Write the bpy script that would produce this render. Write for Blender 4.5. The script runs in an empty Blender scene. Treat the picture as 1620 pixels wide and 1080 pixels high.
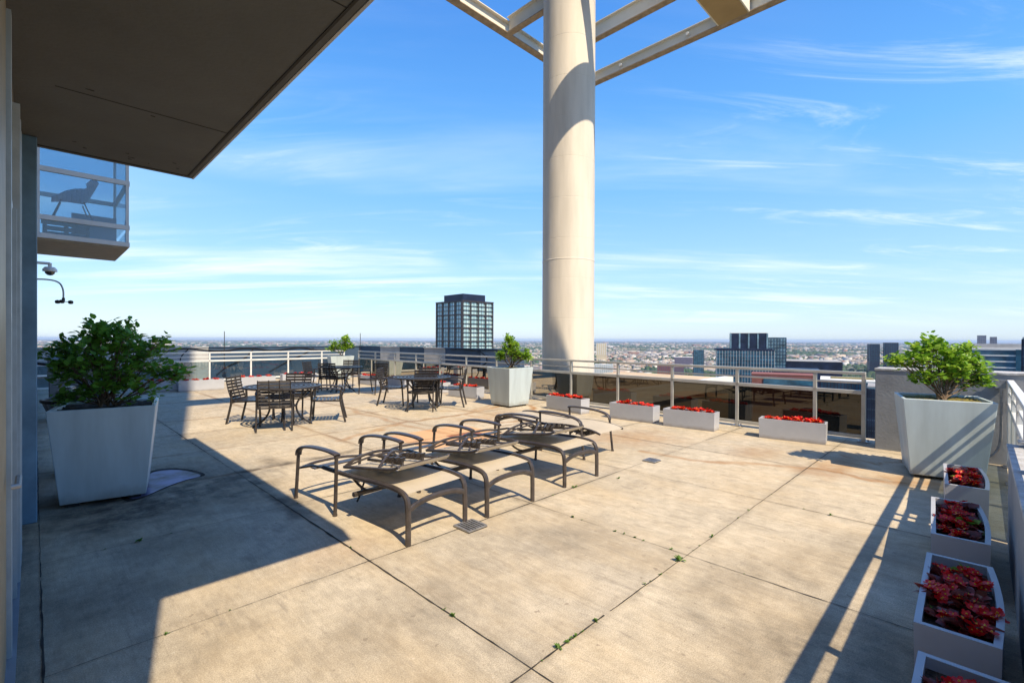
import bpy, math, random
import numpy as np
from mathutils import Vector, Matrix
R = math.radians
sc = bpy.context.scene
COL = sc.collection
rnd = random.Random(7)

# ------------------------------------------------------------------ camera
F = 750.0; EYE = 1.55
cam = bpy.data.cameras.new('camera'); cam.sensor_width = 36; cam.lens = 36*F/1620
cam.clip_start = .05; cam.clip_end = 200000
camo = bpy.data.objects.new('camera', cam); COL.objects.link(camo)
CM = Matrix.Rotation(R(90-.237), 4, 'X') @ Matrix.Rotation(R(.2), 4, 'Z')
CM.translation = (0, 0, EYE); camo.matrix_world = CM
sc.camera = camo
def G(px, py, z=0.0):
    "surveyed point: where the sight line through a picture point meets height z"
    d = CM.to_3x3() @ Vector(((px-810)/F, -(py-540)/F, -1))
    t = (z-EYE)/d.z
    return Vector((d.x*t, d.y*t, z))
def H(py, px, d):
    "height seen at picture row py at distance d"
    hy = 536.9+(px-810)*.0035
    return EYE-(py-hy)/F*d
# terrace axes: u away to the right, v away to the left
UA = Vector((.704, .710, 0)); VA = Vector((-.710, .704, 0))
ANG = math.atan2(.710, .704)
def W(u, v, z=0.0): return UA*u+VA*v+Vector((0, 0, z))

# ------------------------------------------------------------------ materials
def mat(name, col, rough=.6, var=.12, scale=4.0, bump=0.0, bscale=40.0, metal=0.0, col2=None, spec=.5, trans=0.0, detail=5.0, stretch=None):
    m = bpy.data.materials.new(name); m.use_nodes = True
    nt = m.node_tree; N = nt.nodes; L = nt.links
    b = N['Principled BSDF']
    b.inputs['Roughness'].default_value = rough; b.inputs['Metallic'].default_value = metal
    b.inputs['Specular IOR Level'].default_value = spec
    tc = N.new('ShaderNodeTexCoord')
    src = tc.outputs['Object']
    if stretch:
        mp = N.new('ShaderNodeMapping'); mp.inputs['Scale'].default_value = stretch
        L.new(src, mp.inputs['Vector']); src = mp.outputs[0]
    n = N.new('ShaderNodeTexNoise'); n.inputs['Scale'].default_value = scale; n.inputs['Detail'].default_value = detail
    n.inputs['Roughness'].default_value = .6
    L.new(src, n.inputs['Vector'])
    cr = N.new('ShaderNodeValToRGB')
    c2 = col2 or tuple(c*(1-var*1.6) for c in col)
    c1 = col if col2 else tuple(min(1, c*(1+var)) for c in col)
    cr.color_ramp.elements[0].position = .32; cr.color_ramp.elements[1].position = .68
    cr.color_ramp.elements[0].color = (*c2, 1); cr.color_ramp.elements[1].color = (*c1, 1)
    L.new(n.outputs['Fac'], cr.inputs['Fac']); L.new(cr.outputs[0], b.inputs['Base Color'])
    if bump:
        n2 = N.new('ShaderNodeTexNoise'); n2.inputs['Scale'].default_value = bscale; n2.inputs['Detail'].default_value = 4
        L.new(src, n2.inputs['Vector'])
        bp = N.new('ShaderNodeBump'); bp.inputs['Strength'].default_value = bump; bp.inputs['Distance'].default_value = .01
        L.new(n2.outputs['Fac'], bp.inputs['Height']); L.new(bp.outputs[0], b.inputs['Normal'])
    if trans:
        t = N.new('ShaderNodeBsdfTranslucent'); L.new(cr.outputs[0], t.inputs['Color'])
        mx = N.new('ShaderNodeMixShader'); mx.inputs[0].default_value = trans
        L.new(b.outputs[0], mx.inputs[1]); L.new(t.outputs[0], mx.inputs[2]); L.new(mx.outputs[0], N['Material Output'].inputs[0])
    return m
def glass(name, tint, refl=.12, rough=0.0, refcol=(1, 1, 1), milky_refl=0.0):
    m = bpy.data.materials.new(name); m.use_nodes = True
    nt = m.node_tree; N = nt.nodes; L = nt.links; N.remove(N['Principled BSDF'])
    t = N.new('ShaderNodeBsdfTransparent'); t.inputs[0].default_value = (*tint, 1)
    g = N.new('ShaderNodeBsdfGlossy'); g.inputs['Roughness'].default_value = rough; g.inputs['Color'].default_value = (*refcol, 1)
    fr = N.new('ShaderNodeFresnel'); fr.inputs['IOR'].default_value = 1.5
    ad = N.new('ShaderNodeMath'); ad.operation = 'MULTIPLY_ADD'; ad.inputs[1].default_value = .6; ad.inputs[2].default_value = refl; ad.use_clamp = True
    mx = N.new('ShaderNodeMixShader')
    L.new(fr.outputs[0], ad.inputs[0]); L.new(ad.outputs[0], mx.inputs[0]); L.new(t.outputs[0], mx.inputs[1]); L.new(g.outputs[0], mx.inputs[2])
    out = mx.outputs[0]
    if milky_refl:  # pale blue diffuse share paints a milky reflection that brightens the pane
        df = N.new('ShaderNodeBsdfDiffuse'); df.inputs[0].default_value = (.55, .78, .95, 1); m2 = N.new('ShaderNodeMixShader'); m2.inputs[0].default_value = milky_refl
        L.new(out, m2.inputs[1]); L.new(df.outputs[0], m2.inputs[2]); out = m2.outputs[0]
    L.new(out, N['Material Output'].inputs[0])
    return m
M = {}
M['planter'] = mat('planter resin', (.46, .54, .57), .45, .07, 1.6, .05, 120, stretch=(5, 5, .7))
M['box'] = mat('flower box resin', (.42, .44, .49), .4, .05, 3, .05, 120)
M['soil'] = mat('soil', (.055, .035, .022), .95, .5, 30, .8, 60)
M['moss'] = mat('mossy soil', (.22, .2, .03), .95, .5, 25, .9, 80, col2=(.09, .05, .02))
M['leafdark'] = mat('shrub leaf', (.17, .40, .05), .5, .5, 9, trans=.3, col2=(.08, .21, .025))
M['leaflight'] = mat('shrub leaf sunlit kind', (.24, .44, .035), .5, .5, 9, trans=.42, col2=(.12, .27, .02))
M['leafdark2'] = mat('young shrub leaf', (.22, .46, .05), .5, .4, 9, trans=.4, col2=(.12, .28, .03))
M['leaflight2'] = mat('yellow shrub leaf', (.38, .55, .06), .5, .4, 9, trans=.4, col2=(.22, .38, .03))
M['bark'] = mat('bark', (.16, .11, .07), .85, .3, 30, .5, 80)
M['bleaf'] = mat('begonia leaf', (.28, .03, .028), .35, .6, 14, trans=.2, col2=(.07, .03, .02))
M['petal'] = mat('begonia petal', (.85, .015, .018), .45, .2, 20, trans=.35, col2=(.65, .006, .012))
M['stamen'] = mat('begonia stamen', (.9, .55, .04), .5, .1)
M['frame'] = mat('bronze powder coat', (.052, .043, .04), .36, .25, 12, .03, 200, spec=.6)
M['frameblk'] = mat('dark powder coat', (.030, .026, .026), .36, .25, 12, .03, 200, spec=.6)

M['white_metal'] = mat('white painted rail', (.66, .68, .68), .4, .06, 3, .03, 60)
M['grey_metal'] = mat('anodised rail', (.5, .5, .47), .38, .1, 3, .03, 60, metal=.25)
M['bronze_glass'] = glass('bronze glass', (.055, .046, .034), .05, 0, (.72, .68, .60))
M['blue_glass'] = glass('blue glass', (.42, .55, .6), .08)
M['bay_glass'] = glass('bay glass', (.50, .70, .82), .05, milky_refl=.22)
M['concrete'] = mat('grey rendered concrete', (.24, .26, .29), .85, .12, 2, .35, 30)
M['cap'] = mat('concrete coping', (.42, .43, .45), .85, .25, 9, .4, 60)
M['column'] = mat('painted concrete', (.66, .61, .53), .7, .08, 1.3, .1, 8, stretch=(3, 3, .35))
M['cream'] = mat('cream steel', (.74, .72, .64), .45, .05, 1.5)
M['shade_flange'] = mat('shaded underside flange', (.36, .28, .2), .7, .2, 6)  # brown paints the shadow on the undersides of the cream beams
M['tansoffit'] = mat('tan soffit', (.42, .3, .15), .8, .08, 1)
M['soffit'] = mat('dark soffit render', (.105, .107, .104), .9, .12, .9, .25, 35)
M['fascia'] = mat('dark drip edge', (.02, .018, .016), .8, .1)
M['bluecol'] = mat('blue grey steel', (.14, .25, .36), .5, .15, 4, .05, 60)
M['twall'] = mat('tower wall', (.2, .18, .16), .8, .1, 2, .1, 20)
M['doorframe'] = mat('door frame', (.42, .47, .49), .45, .1, 6, .05, 60)
M['tanframe'] = mat('tan frame', (.3, .24, .15), .5, .1, 6)
M['amber'] = mat('amber blind', (.34, .2, .06), .5, .1, 3)
M['darkglass'] = mat('dark window', (.03, .035, .04), .06, .1, 2, spec=.9)
M['navy'] = mat('navy membrane', (.045, .085, .15), .6, .15, 1.5, .1, 12)
M['panel'] = mat('pale cement panel', (.46, .46, .46), .8, .1, 2.5, .2, 20)
M['bluepanel'] = mat('pale blue panel', (.24, .32, .42), .7, .1, 2.5)
M['cable'] = mat('black rubber', (.015, .015, .017), .5, .1)
M['grill'] = mat('grill hood', (.13, .15, .17), .4, .1)
M['steel'] = mat('galvanised steel', (.35, .35, .36), .4, .15, 20, metal=.6)
M['plastic_white'] = mat('white plastic', (.7, .7, .66), .4, .05)
M['chairshell'] = mat('pale shell', (.60, .72, .88), .4, .03, trans=.6)
M['tanroof'] = mat('tan roof membrane', (.5, .38, .24), .9, .08, .4, .1, 8)
M['joint'] = mat('dark joint', (.035, .03, .025), .95, .5, 8)
M['weed'] = mat('weed leaf', (.12, .24, .03), .6, .4, 20, trans=.3)
M['puddle'] = mat('standing water', (.13, .13, .24), .35, .6, 3, spec=.06)
def grime(m, z0, z1, col, amt, sc_=3.0):
    nt = m.node_tree; N = nt.nodes; L = nt.links; b = N['Principled BSDF']; src = b.inputs['Base Color'].links[0].from_socket
    tc = N.new('ShaderNodeTexCoord'); sp_ = N.new('ShaderNodeSeparateXYZ'); L.new(tc.outputs['Object'], sp_.inputs[0])
    n = N.new('ShaderNodeTexNoise'); n.inputs['Scale'].default_value = sc_; n.inputs['Detail'].default_value = 8; n.inputs['Roughness'].default_value = .75; L.new(tc.outputs['Object'], n.inputs['Vector'])
    ad = N.new('ShaderNodeMath'); ad.operation = 'MULTIPLY_ADD'; L.new(n.outputs['Fac'], ad.inputs[0]); ad.inputs[1].default_value = -(z1-z0)*2; L.new(sp_.outputs['Z'], ad.inputs[2])
    mr = N.new('ShaderNodeMapRange'); mr.inputs[1].default_value = z0-(z1-z0); mr.inputs[2].default_value = z1-(z1-z0); mr.inputs[3].default_value = amt; mr.inputs[4].default_value = 0; L.new(ad.outputs[0], mr.inputs[0])
    x = N.new('ShaderNodeMix'); x.data_type = 'RGBA'; L.new(mr.outputs[0], x.inputs[0]); L.new(src, x.inputs[6]); x.inputs[7].default_value = (*col, 1); L.new(x.outputs[2], b.inputs['Base Color'])
grime(M['planter'], .0, .14, (.16, .13, .10), .6); grime(M['box'], .0, .06, (.18, .14, .10), .6, 6)
def sling_mat():
    m = mat('sling mesh', (.47, .41, .315), .7, .06, 3)
    nt = m.node_tree; N = nt.nodes; L = nt.links
    tc = N.new('ShaderNodeTexCoord'); w = N.new('ShaderNodeTexWave'); w.inputs['Scale'].default_value = 34; w.bands_direction = 'Y'
    w2 = N.new('ShaderNodeTexWave'); w2.inputs['Scale'].default_value = 34; w2.bands_direction = 'X'
    L.new(tc.outputs['Object'], w.inputs['Vector']); L.new(tc.outputs['Object'], w2.inputs['Vector'])
    a = N.new('ShaderNodeMath'); a.operation = 'MULTIPLY'; L.new(w.outputs['Fac'], a.inputs[0]); L.new(w2.outputs['Fac'], a.inputs[1])
    t = N.new('ShaderNodeBsdfTransparent'); mx = N.new('ShaderNodeMixShader')
    mr = N.new('ShaderNodeMapRange'); mr.inputs[1].default_value = .55; mr.inputs[2].default_value = .9; mr.inputs[3].default_value = 0; mr.inputs[4].default_value = .28
    L.new(a.outputs[0], mr.inputs[0]); L.new(mr.outputs[0], mx.inputs[0])
    b = N['Principled BSDF']; L.new(b.outputs[0], mx.inputs[1]); L.new(t.outputs[0], mx.inputs[2]); L.new(mx.outputs[0], N['Material Output'].inputs[0])
    return m
M['sling'] = sling_mat()

# ------------------------------------------------------------------ mesh building
class MB:
    def __init__(s): s.v = []; s.f = []; s.mi = []
    def poly(s, pts, mi=0):
        n = len(s.v); s.v += [tuple(p) for p in pts]; s.f.append(tuple(range(n, n+len(pts)))); s.mi.append(mi)
    def hexa(s, p, mi=0):   # 8 points: bottom ring then top ring (ccw from above)
        n = len(s.v); s.v += [tuple(q) for q in p]
        for f in ((3, 2, 1, 0), (4, 5, 6, 7), (0, 1, 5, 4), (1, 2, 6, 5), (2, 3, 7, 6), (3, 0, 4, 7)):
            s.f.append(tuple(n+i for i in f)); s.mi.append(mi)
    def box(s, c, d, rz=0.0, mi=0, rx=0.0, ry=0.0):
        x, y, z = d[0]/2, d[1]/2, d[2]/2
        mt = Matrix.Rotation(rz, 3, 'Z') @ Matrix.Rotation(ry, 3, 'Y') @ Matrix.Rotation(rx, 3, 'X')
        P = [Vector(q) for q in ((-x, -y, -z), (x, -y, -z), (x, y, -z), (-x, y, -z), (-x, -y, z), (x, -y, z), (x, y, z), (-x, y, z))]
        s.hexa([Vector(c)+mt @ q for q in P], mi)
    def span(s, a, b, mi=0):
        x0, x1 = sorted((a[0], b[0])); y0, y1 = sorted((a[1], b[1])); z0, z1 = sorted((a[2], b[2]))
        s.hexa([(x0, y0, z0), (x1, y0, z0), (x1, y1, z0), (x0, y1, z0), (x0, y0, z1), (x1, y0, z1), (x1, y1, z1), (x0, y1, z1)], mi)
    def bar(s, a, b, w, h, mi=0, up=(0, 0, 1)):
        a = Vector(a); b = Vector(b); t = (b-a).normalized(); up = Vector(up)
        if abs(t.dot(up)) > .98: up = Vector((1, 0, 0))
        sd = t.cross(up).normalized(); u = sd.cross(t)
        q = lambda p, i, j: p+sd*(i*w/2)+u*(j*h/2)
        s.hexa([q(a, -1, -1), q(a, 1, -1), q(b, 1, -1), q(b, -1, -1), q(a, -1, 1), q(a, 1, 1), q(b, 1, 1), q(b, -1, 1)], mi)
    def tube(s, pts, r, n=8, mi=0, caps=True, flat=None, up=None):
        pts = [Vector(p) for p in pts]; k = len(pts)
        rs = r if isinstance(r, (list, tuple)) else [r]*k
        base = len(s.v); prev = None
        for i, p in enumerate(pts):
            t = (pts[min(i+1, k-1)]-pts[max(i-1, 0)]).normalized()
            if prev is None:
                a = Vector(up) if up else (Vector((0, 0, 1)) if abs(t.z) < .9 else Vector((1, 0, 0)))
                sd = t.cross(a).normalized()
            else:
                sd = (prev-t*prev.dot(t)).normalized()
            prev = sd; u = sd.cross(t)
            for j in range(n):
                an = 2*math.pi*(j+.5)/n
                fx, fy = (1, 1) if not flat else flat
                s.v.append(tuple(p+sd*(math.cos(an)*rs[i]*fx)+u*(math.sin(an)*rs[i]*fy)))
        for i in range(k-1):
            for j in range(n):
                a = base+i*n+j; b = base+i*n+(j+1) % n
                s.f.append((a, a+n, b+n, b)); s.mi.append(mi)
        if caps:
            s.f.append(tuple(base+j for j in range(n))); s.mi.append(mi)
            s.f.append(tuple(base+(k-1)*n+j for j in reversed(range(n)))); s.mi.append(mi)
    def lathe(s, prof, c=(0, 0, 0), n=24, mi=0):
        base = len(s.v); c = Vector(c)
        for r, z in prof:
            for j in range(n):
                a = 2*math.pi*j/n; s.v.append((c.x+r*math.cos(a), c.y+r*math.sin(a), c.z+z))
        for i in range(len(prof)-1):
            for j in range(n):
                a = base+i*n+j; b = base+i*n+(j+1) % n
                s.f.append((a, b, b+n, a+n)); s.mi.append(mi)
    def build(s, name, m, parent=None, smooth=None, bevel=0.0, loc=None, rz=None):
        me = bpy.data.meshes.new(name); me.from_pydata(s.v, [], s.f)
        ms = m if isinstance(m, (list, tuple)) else [m]
        for q in ms: me.materials.append(q)
        if len(ms) > 1: me.polygons.foreach_set('material_index', s.mi)
        if smooth is not None:
            me.polygons.foreach_set('use_smooth', [True]*len(me.polygons)); me.set_sharp_from_angle(angle=R(smooth))
        me.update()
        o = bpy.data.objects.new(name, me); COL.objects.link(o)
        if parent: o.parent = parent
        if loc is not None: o.location = loc
        if rz is not None: o.rotation_euler.z = rz
        if bevel:
            b = o.modifiers.new('bevel', 'BEVEL'); b.width = bevel; b.segments = 2; b.limit_method = 'ANGLE'
        return o
def smooth_path(pts, it=2):
    pts = [Vector(p) for p in pts]
    for _ in range(it):
        q = [pts[0]]
        for a, b in zip(pts, pts[1:]): q += [a*.75+b*.25, a*.25+b*.75]
        pts = q+[pts[-1]]
    return pts
def tag(o, label=None, cat=None, group=None, kind=None):
    if label: o['label'] = label
    if cat: o['category'] = cat
    if group: o['group'] = group
    if kind: o['kind'] = kind
    return o
def empty(name, loc=(0, 0, 0), rz=0.0):
    o = bpy.data.objects.new(name, None); COL.objects.link(o); o.location = loc; o.rotation_euler.z = rz; o.empty_display_size = .1
    return o
def kids(o): return [c for c in bpy.data.objects if c.parent == o]
def copy_tree(o, parent=None):
    c = o.copy(); COL.objects.link(c)
    if parent: c.parent = parent
    for ch in kids(o): copy_tree(ch, c)
    return c

# ------------------------------------------------------------------ terrace deck (stains are in the concrete itself)
def vnoise(x, y, seed):
    r = np.random.RandomState(seed); g = r.rand(64, 64)
    xi = np.floor(x).astype(int); yi = np.floor(y).astype(int); fx = x-xi; fy = y-yi
    fx = fx*fx*(3-2*fx); fy = fy*fy*(3-2*fy)
    a = g[xi % 64, yi % 64]; b = g[(xi+1) % 64, yi % 64]; c = g[xi % 64, (yi+1) % 64]; d = g[(xi+1) % 64, (yi+1) % 64]
    return (a*(1-fx)+b*fx)*(1-fy)+(c*(1-fx)+d*fx)*fy
def fbm(x, y, seed, o=4):
    t = 0; a = .5
    for i in range(o): t = t+a*vnoise(x*2**i+13*i, y*2**i+7*i, seed+i); a *= .5
    return t
def uv(p): return (p.x*UA.x+p.y*UA.y, p.x*VA.x+p.y*VA.y)
def gpx(px, py): return uv(G(px, py))
UJ = [1.65+1.665*k for k in range(5)]
VJ = [-.03+1.53*k for k in range(14)]
def deck():
    st = .045
    us = np.arange(-.32, 10.9+st, st); vs = np.arange(-2.2, 21.0+st, st)
    U, V = np.meshgrid(us, vs, indexing='ij')
    nu, nv = U.shape
    XX = U*UA.x+V*VA.x; YY = U*UA.y+V*VA.y
    co = np.stack([XX, YY, np.zeros_like(XX)], -1).reshape(-1, 3)
    idx = np.arange(nu*nv).reshape(nu, nv)
    f = np.stack([idx[:-1, :-1], idx[1:, :-1], idx[1:, 1:], idx[:-1, 1:]], -1)
    cu = (U[:-1, :-1]+st/2); cv = (V[:-1, :-1]+st/2)
    keep = (cu < 9.35) | (cv > 10.2)
    f = f[keep].reshape(-1, 4)
    me = bpy.data.meshes.new('deck'); me.vertices.add(len(co)); me.vertices.foreach_set('co', co.ravel())
    me.loops.add(f.size); me.loops.foreach_set('vertex_index', f.ravel())
    me.polygons.add(len(f)); me.polygons.foreach_set('loop_start', np.arange(0, f.size, 4)); me.polygons.foreach_set('loop_total', np.full(len(f), 4))
    me.update(); me.validate()
    n1 = fbm(U*1.3+20, V*1.3+20, 3); n2 = fbm(U*5+20, V*5+20, 11); n3 = fbm(U*14+40, V*14+40, 31, 3)
    dirt = np.zeros_like(U); rust = np.zeros_like(U); pale = np.zeros_like(U)
    def blob(arr, px, py, ru, rv, s, wob=.6):
        u0, v0 = gpx(px, py)
        d = np.sqrt(((U-u0)/ru)**2+((V-v0)/rv)**2)+(n1-.45)*wob*2+(n2-.47)*wob
        np.maximum(arr, s*np.clip(1.25-d, 0, 1), out=arr)
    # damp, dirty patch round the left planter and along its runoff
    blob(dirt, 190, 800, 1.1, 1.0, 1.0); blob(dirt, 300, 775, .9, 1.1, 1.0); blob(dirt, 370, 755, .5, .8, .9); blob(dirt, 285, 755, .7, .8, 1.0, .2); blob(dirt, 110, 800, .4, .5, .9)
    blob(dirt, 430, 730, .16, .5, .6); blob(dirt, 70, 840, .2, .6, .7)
    for (x, y, ru, rv, s) in ((470, 790, .15, .5, .6), (160, 950, .5, .5, .5), (260, 860, .5, .5, .4), (660, 960, .6, .3, .4), (900, 850, .5, .3, .3), (1150, 930, .8, .25, .4), (1290, 900, .6, .3, .35),
                              (1350, 1040, .6, .5, .65), (1400, 880, .5, .4, .45), (1100, 660, .3, .8, .3), (300, 1000, .3, .4, .3), (1180, 1020, .7, .2, .4)):
        blob(dirt, x, y, ru, rv, s)
    # rust bleeding from planters and the low spots
    for (x, y, ru, rv, s) in ((790, 655, .7, .5, .45), (1010, 690, .9, .7, .6), (1330, 735, .9, .25, .7), (1420, 760, .35, .3, .8), (1280, 745, .25, .3, .7), (1200, 715, .5, .3, .4), (740, 665, .35, .5, .35), (1485, 770, .3, .3, .7), (540, 870, .5, .3, .25)):
        blob(rust, x, y, ru, rv, s)
    def line(arr, pts, w, s):
        for (a, b) in zip(pts, pts[1:]):
            a = gpx(*a); b = gpx(*b); du, dv = b[0]-a[0], b[1]-a[1]; L2 = du*du+dv*dv
            wu = U+(n1-.47)*.35; wv = V+(n2-.47)*.25
            t = np.clip(((wu-a[0])*du+(wv-a[1])*dv)/L2, 0, 1)
            d = np.hypot(wu-a[0]-t*du, wv-a[1]-t*dv)
            np.maximum(arr, s*np.clip(1.3-d/w, 0, 1)*(.55+.9*n2), out=arr)
    line(rust, [(1300, 742), (1370, 757), (1440, 765)], .05, 1.2); line(rust, [(1300, 742), (1220, 735), (1100, 728), (1010, 712)], .06, .8)
    line(rust, [(545, 695), (640, 668), (735, 655), (800, 640)], .09, .75); line(rust, [(545, 644), (640, 672), (720, 690)], .07, .6)
    line(rust, [(735, 655), (790, 668), (850, 662)], .07, .7); line(rust, [(835, 641), (845, 650), (820, 656)], .07, .9); line(rust, [(775, 640), (750, 650), (700, 650)], .08, .6)
    line(rust, [(1440, 725), (1390, 735), (1330, 718)], .04, .8)
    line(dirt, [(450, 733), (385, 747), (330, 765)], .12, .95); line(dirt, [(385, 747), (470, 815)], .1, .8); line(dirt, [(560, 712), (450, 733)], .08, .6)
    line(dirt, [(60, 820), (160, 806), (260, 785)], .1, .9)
    # the joints gather dirt and sealant
    for k, uj in enumerate(UJ):
        a = np.clip(1.2-np.abs(U-uj+(n2-.47)*.05)/.05, 0, 1)*(.2+.9*np.clip(n1*2-.7, 0, 1))
        np.maximum(dirt, a*.5, out=dirt)
        if k > 0: np.maximum(rust, np.where(V > 6.5, a*.9, 0), out=rust)
    for vj in VJ:
        a = np.clip(1.2-np.abs(V-vj+(n2-.47)*.05)/.05, 0, 1)*(.2+.9*np.clip(n1*2-.7, 0, 1))
        np.maximum(dirt, a*.45, out=dirt); np.maximum(rust, np.where(V > 5.5, a*.7, 0), out=rust)
    np.maximum(dirt, np.clip(1-(U+.05)/.25, 0, 1)*.6, out=dirt)
    np.maximum(dirt, np.clip(1-np.abs(V-.02)/.3, 0, 1)*.35*(n1*1.6), out=dirt)
    # a newer orange patch of slab and a brick red repair beside it
    u0, v0 = gpx(700, 690); patch = ((np.abs(U-u0-.1) < .75) & (np.abs(V-v0) < .62)).astype(float)*.75
    u1, v1 = gpx(738, 688); red = ((np.abs(U-u1) < .3) & (np.abs(V-v1) < .17)).astype(float)
    g_ = np.random.RandomState(4).rand(40, 40); slab = g_[np.clip(((U-1.65)/1.665+6).astype(int), 0, 39), np.clip(((V+.03)/1.53+6).astype(int), 0, 39)]
    for nm, a in (('slab', slab), ('dirt', dirt), ('rust', rust), ('patch', patch), ('red', red)):
        at = me.attributes.new(nm, 'FLOAT', 'POINT'); at.data.foreach_set('value', np.clip(a, 0, 1).ravel().astype(np.float32))
    m = bpy.data.materials.new('terrace concrete'); m.use_nodes = True; nt = m.node_tree; N = nt.nodes; L = nt.links; b = N['Principled BSDF']
    tc = N.new('ShaderNodeTexCoord'); mp = N.new('ShaderNodeMapping'); mp.inputs['Rotation'].default_value = (0, 0, -ANG); L.new(tc.outputs['Object'], mp.inputs[0])
    def noise(s, d=5, sx=(1, 1, 1), r=.6):
        q = N.new('ShaderNodeMapping'); q.inputs['Scale'].default_value = sx; L.new(mp.outputs[0], q.inputs[0])
        n = N.new('ShaderNodeTexNoise'); n.inputs['Scale'].default_value = s; n.inputs['Detail'].default_value = d; n.inputs['Roughness'].default_value = r; L.new(q.outputs[0], n.inputs['Vector']); return n.outputs['Fac']
    def ramp(fac, a, b_, c0, c1):
        c = N.new('ShaderNodeValToRGB'); e = c.color_ramp.elements; e[0].position = a; e[1].position = b_; e[0].color = (*c0, 1); e[1].color = (*c1, 1); L.new(fac, c.inputs[0]); return c.outputs[0]
    def mix(a, b_, fac, mode='MIX'):
        x = N.new('ShaderNodeMix'); x.data_type = 'RGBA'; x.blend_type = mode
        for s_, q in ((6, a), (7, b_)):
            if isinstance(q, tuple): x.inputs[s_].default_value = (*q, 1)
            else: L.new(q, x.inputs[s_])
        if isinstance(fac, float): x.inputs[0].default_value = fac
        else: L.new(fac, x.inputs[0])
        return x.outputs[2]
    def attr(n):
        a = N.new('ShaderNodeAttribute'); a.attribute_name = n; return a.outputs['Fac']
    def math_(op, a, b_):
        x = N.new('ShaderNodeMath'); x.operation = op; x.use_clamp = True
        for i, q in enumerate((a, b_)):
            if isinstance(q, float): x.inputs[i].default_value = q
            else: L.new(q, x.inputs[i])
        return x.outputs[0]
    base = ramp(noise(.9, 8), .3, .7, (.46, .40, .30), (.60, .53, .41))
    base = mix(base, ramp(noise(7, 8, (1, 1, 1), .7), .38, .64, (.74, .74, .74), (1.08, 1.08, 1.08)), .7, 'MULTIPLY')
    base = mix(base, ramp(noise(5, 6, (6, .8, 1), .75), .40, .58, (.76, .76, .77), (1.04, 1.04, 1.04)), .5, 'MULTIPLY')
    base = mix(base, ramp(noise(150, 3, (1, 1, 1), .7), .38, .62, (.60, .60, .60), (1.22, 1.22, 1.22)), .7, 'MULTIPLY')
    base = mix(base, ramp(attr('slab'), 0, 1, (.90, .90, .91), (1.06, 1.05, 1.03)), 1.0, 'MULTIPLY')
    base = mix(base, (.62, .33, .15), attr('patch')); base = mix(base, (.28, .09, .055), attr('red'))
    rs = math_('MULTIPLY', attr('rust'), ramp(noise(6, 6), .3, .6, (.5, .5, .5), (1, 1, 1)))
    base = mix(base, (.29, .145, .05), math_('MULTIPLY', rs, 1.0))
    blot = ramp(noise(2.6, 11, (2.6, .7, 1), .8), .54, .66, (0, 0, 0), (1, 1, 1))
    base = mix(base, (.23, .195, .15), math_('MULTIPLY', blot, .62))
    base = mix(base, (.56, .40, .20), math_('MULTIPLY', ramp(noise(1.1, 6, (1.6, .8, 1), .6), .42, .68, (0, 0, 0), (1, 1, 1)), .24))
    smear = ramp(noise(3.6, 12, (4.5, .6, 1), .85), .555, .62, (0, 0, 0), (1, 1, 1)); base = mix(base, (.24, .21, .17), math_('MULTIPLY', smear, .55))
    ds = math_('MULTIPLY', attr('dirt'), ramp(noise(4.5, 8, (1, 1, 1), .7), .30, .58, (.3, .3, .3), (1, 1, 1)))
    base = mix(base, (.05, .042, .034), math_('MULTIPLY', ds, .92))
    spots = ramp(noise(17, 3, (1, 1, 1), .5), .685, .72, (0, 0, 0), (1, 1, 1)); base = mix(base, (.2, .16, .12), math_('MULTIPLY', spots, .6))
    scuff = ramp(noise(9, 10, (7, .5, 1), .85), .60, .70, (0, 0, 0), (1, 1, 1)); base = mix(base, (.2, .175, .145), math_('MULTIPLY', scuff, .6))
    chips = ramp(noise(38, 2), .73, .76, (0, 0, 0), (1, 1, 1)); base = mix(base, (.62, .58, .5), math_('MULTIPLY', chips, .6))
    L.new(base, b.inputs['Base Color']); b.inputs['Roughness'].default_value = .88; b.inputs['Specular IOR Level'].default_value = .25
    bp = N.new('ShaderNodeBump'); bp.inputs['Strength'].default_value = .45; bp.inputs['Distance'].default_value = .004
    L.new(noise(110, 6, (1.6, .8, 1), .75), bp.inputs['Height']); L.new(bp.outputs[0], b.inputs['Normal'])
    me.materials.append(m)
    o = bpy.data.objects.new('terrace_deck', me); COL.objects.link(o); tag(o, kind='structure')
deck()
# joints cut into the deck
jb = MB()
def joint(a, b, w):
    a = Vector(a); b = Vector(b); n = max(2, int((b-a).length/.06)); t = (b-a).normalized(); s_ = Vector((-t.y, t.x, 0)); prev = None
    ph = rnd.random()*50
    for i in range(n+1):
        p = a.lerp(b, i/n)+s_*(.0012*math.sin(i*.9+ph)+rnd.uniform(-.0012, .0012)); ww = w*rnd.uniform(.45, 1.25)*(.8+.4*math.sin(i*.07+ph))
        cur = (p-s_*ww/2, p+s_*ww/2)
        if prev and rnd.random() > .006: jb.poly([prev[0], prev[1], cur[1], cur[0]])
        prev = cur
for k, u in enumerate(UJ): joint(W(u, -.03, .004), W(u, 19.2, .004), .012 if k == 0 else .007)
for k, v in enumerate(VJ): joint(W(.03, v, .0045), W(9.0, v, .0045), .009 if k in (0, 1) else .007)
joint(W(.03, -2, .004), W(.03, 11, .004), .009)
o = jb.build('deck_joints', M['joint']); tag(o, kind='structure')
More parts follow.
